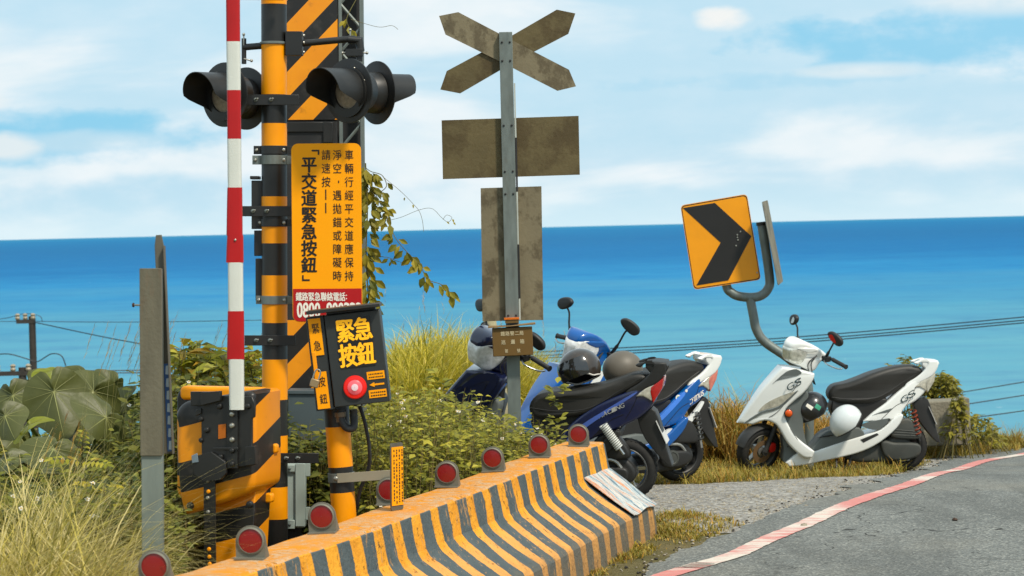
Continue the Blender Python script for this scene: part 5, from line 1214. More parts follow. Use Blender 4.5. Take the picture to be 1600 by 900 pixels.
# helmets
def helmet(label, M, shell, r=.125, visor=False, full=True, trim=None, stick=None):
    e = thing('helmet', label, 'helmet', M, 'motorcycle helmets left on the scooters')
    a = B(); n, m = 32, 18; vs = []; fs = []
    def cut(t_):     # lower rim: face opening at +x
        f_ = .5 + .5 * math.cos(t_); return R(-38) + R(52 if full else 30) * max(0, f_ - .45) ** 1.2 * 1.6
    for k in range(n):
        t_ = 2 * math.pi * k / n; p0 = cut(t_)
        for i in range(m + 1):
            ph = p0 + (math.pi / 2 - p0) * i / m; vs.append((r * 1.12 * math.cos(ph) * math.cos(t_), r * math.cos(ph) * math.sin(t_), r * 1.02 * math.sin(ph)))
    for k in range(n):
        for i in range(m): a0 = k * (m + 1) + i; b0 = ((k + 1) % n) * (m + 1) + i; fs.append((a0, b0, b0 + 1, a0 + 1))
    a.add(vs, fs, shell); a.add([(v[0] * .93, v[1] * .93, v[2] * .93) for v in vs], [f_[::-1] for f_ in fs], PLB); a.build('shell', e)
    a = B(); q = [(r * 1.12 * math.cos(cut(t_)) * math.cos(t_), r * math.cos(cut(t_)) * math.sin(t_), r * 1.02 * math.sin(cut(t_))) for t_ in [2 * math.pi * k / 48 for k in range(49)]]
    a.tube([(p[0] * .985, p[1] * .985, p[2]) for p in q], .0065, 6, trim or PLB, caps=False); a.build('rim_trim', e)
    if visor:
        a = B(); vs = []; fs = []
        for k in range(13):
            t_ = R(-80 + 160 * k / 12)
            for i in range(5): ph = R(-26 + 52 * i / 4); vs.append((r * 1.2 * math.cos(ph) * math.cos(t_), r * 1.06 * math.cos(ph) * math.sin(t_), r * 1.1 * math.sin(ph)))
        for k in range(12):
            for i in range(4): a0 = k * 5 + i; fs.append((a0, a0 + 5, a0 + 6, a0 + 1))
        a.add(vs, fs, mk('smoke_visor', (.012, .012, .012), .12, spec=.8, coat=.6)); a.build('visor', e)
    if stick:
        for (az, el, w_, h_, mm, tx) in stick:
            a = B(); vs = []
            for i in range(5):
                for j in range(4):
                    t_ = R(az) + (i / 4 - .5) * w_ / r; ph = R(el) + (j / 3 - .5) * h_ / r; q = 1.012; vs.append((r * 1.12 * q * math.cos(ph) * math.cos(t_), r * q * math.cos(ph) * math.sin(t_), r * 1.02 * q * math.sin(ph)))
            a.add(vs, [(i * 4 + j, i * 4 + j + 4, i * 4 + j + 5, i * 4 + j + 1) for i in range(4) for j in range(3)], mm); a.build('sticker', e)
    return e
HB = mk('helmet_brown', S(52, 44, 36), .3, var=.2, coat=.7, dirt=S(110, 100, 88), dl=.60, dw=.2, da=.4, ds=14)
HG = mk('helmet_grey', S(98, 92, 82), .5, var=.08)
HW = mk('helmet_white', S(206, 212, 212), .3, var=.03, coat=.4)
HK = mk('helmet_black', (.018, .019, .02), .3, var=.2, coat=.4)
def hm(px, py, Y, rz, rx=0, ry=0): return Matrix.Translation(Q(px, py, Y)) @ Matrix.Rotation(R(rz), 4, 'Z') @ Matrix.Rotation(R(ry), 4, 'Y') @ Matrix.Rotation(R(rx), 4, 'X')
helmet('glossy dark brown open face helmet with white piping on the navy scooter seat', hm(906, 576, 17.02, 215, 20, 10), HB, .132, visor=True, trim=mk('piping_white', S(210, 205, 195), .4))
helmet('plain grey brown half helmet resting rearmost on the navy scooter seat', hm(973, 577, 17.15, 10, 0, -4), HG, .122, full=False, stick=[(255, -22, .05, .02, mk('sticker_red', S(180, 40, 40), .5), 0)])
helmet('white round helmet hanging beside the white scooter footboard', hm(1322, 659, 21.3, 175, 0, 60), HW, .132)
helmet('black helmet with white and green stickers hanging behind the white scooter front', hm(1268, 638, 21.5, 190, 0, 55), HK, .130, stick=[(85, 25, .03, .06, WPT, 0), (100, -2, .035, .05, mk('sticker_green2', S(60, 150, 120), .5), 0)])
# ============================================================ VEGETATION
class FB:
    def __init__(s): s.v = []; s.f = []; s.mi = []; s.mats = []
    def m(s, mat):
        if mat not in s.mats: s.mats.append(mat)
        return s.mats.index(mat)
    def blade(s, b, L, az, tilt, droop, wd, mat, seg=4):
        """one grass blade: starts steep and bends over to azimuth az"""
        q = s.m(mat); k = len(s.v); ca, sa = math.cos(az), math.sin(az); px, py = -sa, ca
        # width axis is mixed so that blades show their face to every side
        x, y, z = b; a = tilt
        for i in range(seg + 1):
            t_ = i / seg; w_ = wd * (1 - t_ ** 2) * .5 + .0004
            s.v.append((x - px * w_, y - py * w_, z)); s.v.append((x + px * w_, y + py * w_, z))
            d = L / seg; x += ca * math.sin(a) * d; y += sa * math.sin(a) * d; z += math.cos(a) * d; a += droop / seg * (1 + t_)
        for i in range(seg): s.f.append((k + 2 * i, k + 2 * i + 1, k + 2 * i + 3, k + 2 * i + 2)); s.mi.append(q)
        return (x, y, z)
    def leaf(s, b, d, n, L, wd, mat, cup=.2, bend=.25, shape=.42):
        """ovate leaf from b along d, face normal n; folded along its midrib, tip bent down"""
        q = s.m(mat); k = len(s.v); d = d.normalized(); sd = d.cross(n)
        if sd.length < 1e-5: sd = Vector((1, 0, 0))
        sd.normalize(); n = sd.cross(d)
        c1 = b + d * L * shape - n * (bend * L * .12); c2 = b + d * L * .75 - n * (bend * L * .3); tp = b + d * L - n * (bend * L * .6)
        up = n * (cup * wd * .5)
        s.v += [tuple(b), tuple(c1 + sd * wd * .5 + up), tuple(c1), tuple(c1 - sd * wd * .5 + up), tuple(c2 + sd * wd * .33 + up * .6), tuple(c2), tuple(c2 - sd * wd * .33 + up * .6), tuple(tp)]
        for f_ in ((0, 2, 1), (0, 3, 2), (1, 2, 5, 4), (2, 3, 6, 5), (4, 5, 7), (5, 6, 7)): s.f.append(tuple(k + i for i in f_)); s.mi.append(q)
    def stem(s, pts, r, mat, n=4):
        q = s.m(mat); k = len(s.v); N_ = len(pts)
        for i, p in enumerate(pts):
            rr = r * (1 - .7 * i / (N_ - 1))
            for j in range(n): t_ = 2 * math.pi * j / n; s.v.append((p[0] + rr * math.cos(t_), p[1] + rr * math.sin(t_), p[2]))
        for i in range(N_ - 1):
            for j in range(n): s.f.append((k + i * n + j, k + i * n + (j + 1) % n, k + (i + 1) * n + (j + 1) % n, k + (i + 1) * n + j)); s.mi.append(q)
    def build(s, name, parent=None, smooth=False):
        me = bpy.data.meshes.new(name); me.from_pydata(s.v, [], s.f)
        for a in s.mats: me.materials.append(a)
        me.polygons.foreach_set('material_index', s.mi)
        if smooth: me.polygons.foreach_set('use_smooth', [True] * len(me.polygons))
        me.update(); o = bpy.data.objects.new(name, me); COL.objects.link(o)
        if parent: o.parent = parent
        return o
def fol(name, cols, rough=.55, trans=.28, spec=.3, var=.15):
    return mk(name, cols[0], rough, island=[c for c in cols], trans=trans, spec=spec, var=var, vs=1.5)
U = random.uniform
GRS = fol('hill_grass', [S(132, 132, 34), S(182, 168, 48), S(216, 194, 72), S(146, 142, 38), S(222, 202, 106)], trans=.35)
STR = fol('dry_straw', [S(150, 108, 36), S(188, 142, 52), S(206, 168, 84), S(132, 88, 30), S(170, 140, 50)])
SHG = fol('short_turf', [S(128, 118, 40), S(158, 138, 52), S(108, 106, 34), S(176, 150, 74), S(140, 132, 40)])
FIN = fol('fine_grass', [S(160, 148, 72), S(200, 182, 104), S(222, 206, 146), S(128, 124, 58), S(206, 188, 92)], trans=.35)
WED = fol('weed_leaf', [S(78, 84, 26), S(128, 128, 40), S(164, 158, 58), S(92, 98, 38), S(190, 180, 66)], var=.28, trans=.34)
WEDD = fol('undergrowth_leaf', [S(64, 74, 26), S(96, 102, 34), S(134, 134, 48), S(74, 84, 36), S(158, 150, 54)], var=.25, trans=.35)
STM = fol('weed_stem', [S(84, 82, 40), S(110, 96, 54)], trans=0)
LNC = fol('lance_leaf', [S(118, 124, 32), S(166, 162, 44), S(196, 184, 66), S(100, 108, 34), S(180, 140, 44)], trans=.38)
VIN = fol('vine_leaf', [S(100, 104, 34), S(140, 130, 38), S(168, 150, 44), S(84, 92, 34)])
BSH = fol('bush_leaf', [S(96, 98, 36), S(138, 130, 44), S(166, 154, 54), S(80, 84, 32)], trans=.35)
PETAL = mk('petal_white', S(226, 222, 206), .6, trans=.2, var=.03); PCEN = mk('petal_centre', S(206, 160, 40), .6)
def interp(tb, x):
    for (a, za), (b, zb) in zip(tb, tb[1:]):
        if x <= b: return za + (zb - za) * max(0, (x - a)) / (b - a)
    return tb[-1][1]
def spot(px, Y):
    x = Q(px, 600, Y).x; return x, Y, gz(x, Y)
def topz(tb, px, Y): return Q(px, interp(tb, px), Y).z

# --- tall grass on the knoll
a = FB(); sil = [(560, 590), (590, 562), (620, 520), (650, 500), (690, 490), (740, 503), (780, 520), (840, 545), (900, 575), (960, 590)]
cl = [(U(555, 930), U(20.8, 25.6)) for _ in range(400)]
for px, Y in cl:
    x, y, z = spot(px, Y); tz = topz(sil, px, 24) - U(0, .06); hgt = max(.28, min(1.0, tz - z)); az0 = U(0, 6.28); 
    for _ in range(int(58)):
        az = U(0, 6.28) if random.random() < .45 else random.gauss(-.1, .9)
        a.blade((x + random.gauss(0, .09), y + random.gauss(0, .12), z - .02), hgt * U(.9, 1.35), az, U(.02, .75), U(.6, 2.6), U(.008, .016), GRS, 5)
for _ in range(22):     # seed stalks against the sea
    px = U(590, 900); x, y, z = spot(px, U(22, 25)); hgt = topz(sil, px, 24) - z
    e = a.blade((x, y, z), hgt * U(1.0, 1.25), U(0, 6.28), U(0, .15), U(.1, .5), .004, GRS, 5)
    for k in range(9): a.blade((e[0], e[1], e[2] - .018 * k), .05, U(0, 6.28), U(.3, .9), .5, .003, STR, 2)
tag(a.build('tall_grass'), 'tall yellow green grass covering the knoll behind the signpost', 'grass', kind='stuff')
# --- dry straw behind the blue and white scooters
a = FB(); sil = [(1040, 600), (1110, 592), (1150, 598), (1180, 606), (1230, 606), (1300, 622), (1340, 650), (1400, 665)]
for _ in range(150):
    px = U(1030, 1345); Y = U(22.9, 25.2); x, y, z = spot(px, Y); tz = topz(sil, px, Y) - U(0, .10); hgt = max(.12, tz - z)
    for _k in range(48): a.blade((x + random.gauss(0, .10), y + random.gauss(0, .10), z + U(-.02, hgt * .35)), hgt * U(.6, 1.1), U(0, 6.28), U(.05, .8), U(.9, 2.6), U(.006, .012), STR if random.random() < .75 else SHG, 4)
for _ in range(30):
    x, y, z = spot(U(960, 1300), U(23, 25)); a.blade((x, y, z), U(.7, 1.05), U(0, 6.28), U(0, .25), U(.2, 1.0), .008, GRS, 5)
tag(a.build('dry_grass'), 'heap of dry orange straw grass behind the blue and white scooters', 'grass', kind='stuff')
# --- short turf along the shoulder
a = FB()
def turf(n, rx, fy, inside, h0, h1, mat=SHG):
    c = 0
    while c < n:
        px = U(*rx); Y = U(*fy); x, y, z = spot(px, Y)
        if not inside(x, y): continue
        if noise.noise((x * 1.8, y * 1.8, 3)) < U(-.5, .15): c += 1; continue
        hh = U(h0, h1) * (1 + .6 * noise.noise((x * 3, y * 3, 8)))
        for _ in range(7): a.blade((x + random.gauss(0, .02), y + random.gauss(0, .03), z - .005), hh * U(.6, 1.3), U(0, 6.28), U(.1, .9), U(.4, 1.8), U(.004, .008), mat if random.random() < .8 else STR, 3)
        c += 1
def free(x, y): return not in_sh(x, y) and not roadside(x, y)
def roadside(x, y):
    for p, q in zip(jag, jag[1:]):
        if p.y <= y <= q.y: return x > p.x - .02
    return False
turf(4200, (960, 1660), (18.8, 28.2), free, .05, .13)
turf(900, (1290, 1660), (24.8, 28.5), free, .10, .2)
def verge(x, y):      # grass strip on the seaward side of the asphalt edge
    px = 800 + x * FPX / y; z = gz(x, y); py = 375 - .02375 * px + (1.8 - z) * FPX / y
    return py < interp([(1400, 742), (1440, 731), (1500, 717), (1600, 704.5), (1700, 698)], px)
turf(2400, (1425, 1690), (24.6, 28.6), verge, .12, .22)
turf(800, (1425, 1690), (26.0, 28.6), verge, .18, .30)
PAT = [G(*p) for p in ((1005, 812), (1060, 802), (1140, 812), (1165, 822), (1120, 838), (1060, 850), (1000, 872), (950, 890), (930, 905), (900, 905), (955, 865), (1005, 840))]
def patch(x, y): return inpoly(x + .05 * noise.noise((x * 7, y * 7, 1)), y + .1 * noise.noise((x * 7, y * 7, 2)), PAT)
turf(900, (880, 1180), (12.9, 16.6), patch, .03, .06)
turf(60, (960, 1000), (14.3, 15.0), lambda x, y: True, .06, .12, GRS)
tag(a.build('short_grass'), 'short yellowed turf at the road shoulder and barrier foot', 'grass', kind='stuff')
# --- flowering weeds behind the barrier
def weeds(a, n, px0, px1, y0, y1, sil, mat, hmin=.25, fl=0.0, lean=0, lw=(.026, .05), drop=.22):
    for _ in range(n):
        px = U(px0, px1); Y = U(y0, y1); x, y, z = spot(px, Y)
        if abs(x) < 5 and Y < 15.1:
            bx, _q = bar_pt(Y, -.25)
            if x > bx.x - .10: continue
        tz = topz(sil, px, Y) - abs(random.gauss(0, .10)) - .02; hgt = tz - z
        if hgt < .08: continue
        hgt *= U(.72, 1.0); az = U(0, 6.28); ln = U(0, .16)
        pts = [(x + math.cos(az) * ln * t_ * t_, y + math.sin(az) * ln * t_ * t_, z + hgt * t_) for t_ in (0, .35, .7, 1)]
        a.stem(pts, .0035, STM, 3)
        k = int(8 + hgt * 18)
        for i in range(k):
            t_ = U(.28, 1) ** .8; p = Vector((x + math.cos(az) * ln * t_ * t_, y + math.sin(az) * ln * t_ * t_, z + hgt * t_)); la = U(0, 6.28); L = U(*lw) * (1.25 - .4 * t_)
            d = Vector((math.cos(la), math.sin(la), U(-.35, .55))); off = d * U(.01, .07); nn_ = Vector((U(-.5, .5), U(-.8, .2), 1))
            a.leaf(p + off, d, nn_, L * U(.9, 1.5), L * U(.5, .75), mat, U(0, .5), U(0, .8))
        if fl and random.random() < fl:
            c = Vector(pts[-1]) + Vector((0, 0, .015)); nx = Vector((U(-.4, .4), -1, U(.3, 1.2))).normalized(); e1 = nx.cross(Vector((1, 0, .1))).normalized(); e2 = nx.cross(e1)
            for j in range(5):
                t_ = j * 1.257 + U(-.2, .2); d = e1 * math.cos(t_) + e2 * math.sin(t_); a.leaf(c, d, nx, U(.010, .015), .010, PETAL, 0, .1, .6)
            a.leaf(c + nx * .003 - e1 * .004, e1, nx, .009, .008, PCEN, 0, 0)
a = FB(); sil = [(440, 640), (520, 640), (560, 600), (600, 590), (640, 588), (690, 592), (730, 606), (770, 622), (810, 630), (840, 645), (865, 662), (885, 690), (900, 700)]
weeds(a, 1500, 545, 885, 12.4, 16.2, sil, WED, fl=.055)
sil2 = [(500, 700), (640, 740), (700, 725), (760, 700), (850, 672), (880, 672), (900, 690)]
weeds(a, 260, 560, 880, 12.0, 14.9, sil2, WED, fl=.05)
weeds(a, 90, 846, 882, 14.0, 15.2, [(840, 655), (865, 640), (885, 668)], WED)
for px, py, Y in ((686, 578, 14.2), (560, 640, 14.6), (870, 600, 15.2)):
    x, y, z = spot(px, Y); tz = Q(px, py, Y).z
    for i in range(60): t_ = U(.3, 1); la = U(0, 6.28); d = Vector((math.cos(la), math.sin(la), U(-.2, .8))); a.leaf(Vector((x, y, z + (tz - z) * t_)) + d * .02, d, Vector((0, -.4, 1)), U(.05, .08), U(.03, .045), WED)
tag(a.build('flowering_weeds'), 'dense green weeds with small white flowers behind the barrier', 'weeds', kind='stuff')
# --- dark undergrowth on the left
a = FB(); sil = [(-60, 690), (0, 695), (60, 715), (130, 705), (180, 690), (215, 630), (230, 575), (270, 555), (330, 560), (420, 570), (440, 640), (470, 655), (560, 660)]
weeds(a, 1500, -60, 540, 12.9, 16.6, sil, WEDD, fl=.03, lw=(.035, .07))
sil = [(-60, 760), (100, 740), (200, 700), (300, 760), (330, 800), (470, 660), (520, 700)]
weeds(a, 420, -40, 262, 11.2, 12.9, sil, WEDD, fl=.05, lw=(.03, .055))
weeds(a, 330, -60, 215, 15.6, 16.6, [(-60, 650), (0, 655), (100, 650), (215, 640)], WEDD, lw=(.04, .07))
weeds(a, 120, 440, 505, 13.0, 13.5, [(440, 640), (505, 650)], WEDD, lw=(.03, .06))
tag(a.build('undergrowth'), 'dark leafy undergrowth at the left behind posts and gate machine', 'undergrowth', kind='stuff')
# --- fine arching grass, left foreground
a = FB(); sil = [(-60, 705), (0, 705), (60, 716), (120, 745), (160, 785), (200, 840), (230, 880)]
for _ in range(330):
    px = U(-60, 195); Y = U(9.6, 11.9); x, y, z = spot(px, Y); hgt = topz(sil, px, Y) - z - U(0, .25)
    if hgt < .1: continue
    for _k in range(30): a.blade((x + random.gauss(0, .05), y + random.gauss(0, .05), z), hgt * U(.7, 1.45), random.gauss(.1 if px < 110 else 2.6, 1.5 if px < 110 else 1.0), U(.0, .7), U(.6, 2.8), U(.0028, .006) if random.random() < .7 else U(.007, .011), FIN, 6)
sil = [(150, 560), (300, 545)]
for px, py, Y in ((115, 560, 13.8), (160, 560, 13.9), (205, 545, 14), (215, 565, 13.6), (175, 575, 13.5), (320, 560, 15), (395, 540, 15.5), (60, 700, 11)):
    for _k in range(5):
        x, y, z = spot(px + U(-14, 14), Y); tz = Q(px, py, Y).z - U(0, .1); e = a.blade((x, y, z), (tz - z) * 1.02, U(-.5, .8), .02, U(.1, .35), .003, FIN, 6)
        for k in range(16): a.blade((e[0] - .004 * k, e[1], e[2] - .011 * k), .04, U(-1, 1.5), U(.2, .9), .5, .0016, STR, 2)
tag(a.build('fine_grass'), 'pale feathery grass arching over the lower left corner', 'grass', kind='stuff')
# --- lance leaved shrub behind the gate arm
def shrub(name, label, px0, px1, Y0, Y1, sil, n, mat, L, wr, cat_='shrub', stemm=None, group=None):
    xm, ym, zm = spot((px0 + px1) / 2, (Y0 + Y1) / 2); e = thing(name, label, cat_, Vector((xm, ym, zm)), group)
    a = FB(); st = FB()
    for i in range(n):
        px = U(px0, px1); Y = U(Y0, Y1); x, y, z = spot(px, Y); tz = topz(sil, px, Y) - abs(random.gauss(0, .09)); hgt = tz - z
        if hgt < .1: continue
        az = U(0, 6.28); ln = U(.05, .3)
        P_ = lambda t_: Vector((x - math.cos(az) * ln * (1 - t_), y - math.sin(az) * ln * (1 - t_), z + hgt * t_)) - Vector((xm, ym, zm))
        st.stem([tuple(P_(t_)) for t_ in (0, .3, .6, 1)], .006, stemm or STM, 4)
        for k in range(14):
            t_ = U(.35, 1) if k > 3 else U(.93, 1); la = U(0, 6.28); d = Vector((math.cos(la), math.sin(la), U(-.5, .7))); l_ = U(*L)
            a.leaf(P_(t_) + d * .015, d, Vector((U(-.4, .4), U(-.6, .3), 1)), l_, l_ * wr * U(.8, 1.2), mat, U(.1, .6), U(.3, 1.2))
    a.build('foliage', e); st.build('stem', e); return e
shrub('leafy_shrub', 'yellow green shrub of long drooping leaves seen behind the gate arm', 268, 425, 14.4, 15.8, [(250, 580), (280, 540), (310, 530), (350, 545), (400, 548), (425, 560)], 85, LNC, (.09, .17), .34)
# --- big elephant ears
EAR = mk('taro_leaf', S(84, 88, 44), .45, var=.12, vs=5, trans=.2, spec=.4, bump=.002, bs=30, dirt=S(118, 116, 62), dl=.52, dw=.3, da=.35, ds=5)
EARY = mk('taro_leaf_young', S(140, 146, 44), .45, var=.12, vs=7, trans=.35, spec=.35, bump=.004, bs=18)
VEIN = mk('taro_vein', S(132, 134, 78), .5, var=.05)
e0 = thing('elephant_ear_plant', 'huge heart shaped dark green leaves of a taro like plant at the left edge', 'plant', Vector(spot(110, 15)))
org = Vector(spot(110, 15))
def ear(cx, cy, Y, wpx, hpx, rot, tiltx, mat, yaw=0):
    c = Q(cx, cy, Y) - org; Wd = 0.95 * wpx * Y / FPX; Hh = 0.95 * hpx * Y / FPX
    T = Matrix.Translation(c) @ Matrix.Rotation(R(-rot), 4, 'Y') @ Matrix.Rotation(R(yaw), 4, 'Z') @ Matrix.Rotation(R(tiltx), 4, 'X')
    a = B(T); nr, na = 6, 40; vs = []
    def rad(t_):   # heart: notch at the top (t=90 deg), tip at the bottom
        s_ = (t_ - math.pi / 2); s_ = (s_ + math.pi) % (2 * math.pi) - math.pi
        q = .62 + .42 * (abs(s_) / math.pi) ** 1.6 - .0
        q *= 1 - .5 * math.exp(-(s_ / .14) ** 2); q *= 1 + .26 * math.exp(-((abs(s_) - math.pi) / .30) ** 2); return q * (1 + .012 * math.sin(5 * t_ + cx))
    def pt(r_, t_):
        q = rad(t_) * r_; x, z = q * math.cos(t_) * Wd * .78, q * math.sin(t_) * Hh * .72
        y = -.10 * Wd * math.sin(r_ * 2.2) + (.06 * Wd * math.sin(t_ * 3 + cx) + .008 * Wd * math.cos((t_ - math.pi / 2) * 10)) * r_ ** 1.2 + .42 * Wd * abs(math.cos(t_)) * r_ * (1 - .35 * r_) 
        return (x, y, z)
    vs = [pt(0, 0)] + [pt(i / nr, 2 * math.pi * k / na) for i in range(1, nr + 1) for k in range(na)]
    fs = [(0, 1 + (k + 1) % na, 1 + k) for k in range(na)] + [(1 + i * na + k, 1 + i * na + (k + 1) % na, 1 + (i + 1) * na + (k + 1) % na, 1 + (i + 1) * na + k) for i in range(nr - 1) for k in range(na)]
    a.add(vs, fs, mat)
    lf_ = a.build('leaf', e0, ang=180)
    a = B(T)
    for k in range(11):
        t_ = math.pi / 2 + .42 + (2 * math.pi - .84) * k / 10; w0 = .0016 if k != 5 else .0035; p = []
        for i in range(7):
            r_ = .96 * i / 6; x, y, z = pt(r_, t_ + .10 * math.sin(r_ * 2) * (1 if k < 5 else -1 if k > 5 else 0)); dx, dz = -math.sin(t_), math.cos(t_); ww = w0 * (1 - r_ * .8)
            p += [(x - dx * ww, y - .0018, z - dz * ww), (x + dx * ww, y - .0018, z + dz * ww)]
        a.add(p, [(2 * i, 2 * i + 1, 2 * i + 3, 2 * i + 2) for i in range(6)], VEIN)
    a.build('vein', lf_)
    st = B(); b0 = Vector((c.x * .4, c.y * .3 + .25, -.02)); top = T @ Vector((0, .02, 0)); st.tube(curve([b0, b0.lerp(top, .5) + Vector((0, .1, .12)), top], 5), .010, 8, mk('petiole', S(120, 128, 62), .5)); st.build('petiole', e0)
for args in ((20, 618, 15.1, 72, 62, 20, -25, EAR), (84, 612, 14.9, 92, 92, 12, -12, EAR, 8), (84, 580, 15.3, 60, 32, -10, -55, EARY), (146, 612, 15.2, 88, 76, -35, -18, EAR), (195, 630, 15.4, 56, 78, -45, -15, EAR, -14), (166, 652, 14.6, 104, 62, -52, -48, EAR), (84, 702, 14.2, 92, 66, -20, -45, EAR),
             (46, 664, 14.6, 64, 30, 30, -62, EARY), (8, 650, 14.4, 60, 56, 30, -30, EAR), (130, 585, 15.4, 84, 34, -24, -60, EAR), (14, 716, 13.6, 60, 40, 20, -50, EAR), (106, 590, 15.0, 22, 20, 0, -30, EARY), (200, 668, 15.2, 60, 44, -30, -55, EAR), (60, 770, 12.6, 76, 42, -20, -58, EAR), (118, 640, 15.6, 70, 60, 40, -25, EAR), (52, 600, 15.6, 60, 50, 50, -30, EAR), (176, 600, 15.7, 60, 46, -50, -40, EAR, 20), (30, 680, 14.9, 70, 46, -40, -50, EAR), (120, 676, 14.9, 60, 50, 10, -40, EAR, -20)): ear(*args)
# --- plants with feathered leaves
def frond(a, b, d, L, n, ll, lw_, mat, droop=.5):
    d = d.normalized(); sd = d.cross(Vector((0, -.5, 1))).normalized(); p = Vector(b); pts = [tuple(p)]
    for i in range(n):
        d = (d + Vector((0, 0, -droop / n))).normalized(); p = p + d * (L / n); pts.append(tuple(p))
        for s_ in (-1, 1): a.leaf(p, sd * s_ + d * .35, Vector((0, -.5, 1)), ll * (1 - .4 * i / n), lw_, mat, .2, .5)
    a.leaf(p, d, Vector((0, -.5, 1)), ll, lw_, mat); a.stem(pts, .003, STM, 3)
YLF = fol('yellowing_leaf', [S(176, 158, 24), S(206, 184, 40), S(160, 150, 40)]); GLF = fol('feather_leaf', [S(78, 92, 48), S(104, 116, 62), S(90, 104, 50)])
for nm, lab, px, py, Y, mm, sp_ in (('feather_leaf_plant', 'plant with bright yellow feathered leaves in the left undergrowth', 158, 765, 12.5, YLF, ((-.3, -.5, .35), (.5, -.6, .3), (-.7, -.5, .1))), ('feather_leaf_plant', 'plant with dull green feathered leaves just left of the grey post', 205, 775, 12.7, GLF, ((-.4, -.5, .6), (.1, -.6, .8), (.5, -.3, .4), (-.7, -.3, .2))), ('feather_leaf_plant', 'plant with upright yellow green leaflets below the biggest dark leaf', 128, 722, 13.0, LNC, ((-.5, -.4, .3), (.6, -.4, .2), (.1, -.3, 1)))):
    q = Q(px, py, Y); g0 = Vector(spot(px, Y)); e = thing(nm, lab, 'plant', g0, 'plants with feathered leaves'); a = FB(); c = q - g0
    for d in sp_: frond(a, c, Vector(d), .17, 6, .055, .022, mm)
    a.build('foliage', e); st = FB(); st.stem([(0, 0.1, 0), (c.x * .5, .06, c.z * .5), tuple(c)], .005, STM, 5); st.build('stem', e)
# --- creeper on the lattice mast
YV_ = 13.75; e = thing('climbing_vine', 'climbing vine with yellow green leaves hanging from the lattice mast', 'vine', Q(572, 480, YV_)); o_ = Q(572, 480, YV_); a = FB(); st = B()
def runner(P, n, r_=.0022, size=(.03, .06), off=.02, t0=0):
    pts = curve([Q(px, py, YV_ - dy) - o_ for px, py, dy in P], 8); st.tube(pts, r_, 5, STM)
    for _ in range(n):
        p = pts[int(U(t0, .999) * len(pts))]; la = U(0, 6.28); d = Vector((math.cos(la) * .8, U(-.5, .2), -U(.2, 1.1))); L = U(*size); a.leaf(p + d.normalized() * off * U(.2, 1), d, Vector((U(-.6, .6), -1, U(0, .6))), L, L * U(.45, .6), VIN, .4, .5)
runner([(571, 262, .1), (580, 268, .12), (597, 274, .14), (604, 290, .15), (595, 300, .15)], 12)
runner([(572, 270, .1), (590, 310, .12), (605, 340, .14), (618, 372, .16), (640, 398, .16), (655, 412, .16), (668, 436, .16), (690, 445, .16), (708, 462, .16)], 46, size=(.04, .075))
runner([(570, 285, .1), (595, 318, .12), (606, 330, .12), (600, 352, .12)], 16)
runner([(598, 276, .14), (625, 298, .14), (645, 318, .14), (655, 330, .14), (660, 345, .14), (662, 362, .14)], 2, .0012, (.015, .025))
runner([(598, 346, .14), (625, 340, .14), (655, 328, .14), (675, 326, .14), (690, 340, .14), (700, 347, .14), (706, 340, .14), (698, 336, .14), (692, 343, .14)], 3, .0011, (.015, .022))
runner([(575, 400, .1), (605, 402, .12), (628, 410, .14), (650, 408, .14)], 8, .0015)
runner([(571, 255, .1), (574, 320, .12), (572, 400, .12), (576, 470, .12)], 130, .004, (.045, .085), .05)
runner([(574, 420, .12), (580, 450, .13), (592, 455, .13)], 8)
runner([(556, 0, .1), (542, 28, .16), (546, 44, .16)], 5, .002, (.04, .06)); runner([(548, 30, .16), (590, 42, .16), (612, 40, .16), (622, 46, .16)], 0, .0012)
a.build('foliage', e); st.build('stem', e)
# --- concrete block and the bush over it
f = Fr((1478, 672), (1476, 622), 24.4); e = thing('concrete_block', 'weathered concrete block half hidden under a bush at the right', 'block', f.M)
a = B(); x0, z1 = f.xz(1440, 628); x1, _ = f.xz(1514, 622); a.box(x0, x1 - .06, 0, .35, -.15, z1, CONC); a.build('block_body', e, bevel=.015)
a = B(); a.box(x1 - .058, x1, -.03, .32, -.15, z1 + .02, CONC); a.build('end_slab', e, bevel=.01)
shrub('round_bush', 'round leafy bush growing over the concrete block', 1442, 1502, 24.95, 25.5, [(1430, 620), (1450, 592), (1470, 580), (1490, 588), (1505, 640)], 110, BSH, (.05, .08), .6, 'bush')
shrub('leafy_sprig', 'sparse leafy sprigs rising behind the white scooter seat', 1385, 1440, 25.0, 25.6, [(1380, 575), (1400, 566), (1422, 550), (1442, 570)], 26, BSH, (.05, .09), .5, 'bush')
shrub('low_bush', 'low straggling bush at the cliff edge right of the concrete block', 1508, 1552, 25.0, 26.0, [(1500, 650), (1515, 640), (1535, 645), (1555, 672)], 26, BSH, (.05, .08), .5, 'bush')
shrub('leafy_sprig', 'sprig of leaves hanging over the right end of the concrete block', 1492, 1504, 24.15, 24.3, [(1480, 600), (1500, 625)], 16, BSH, (.05, .08), .55, 'bush')

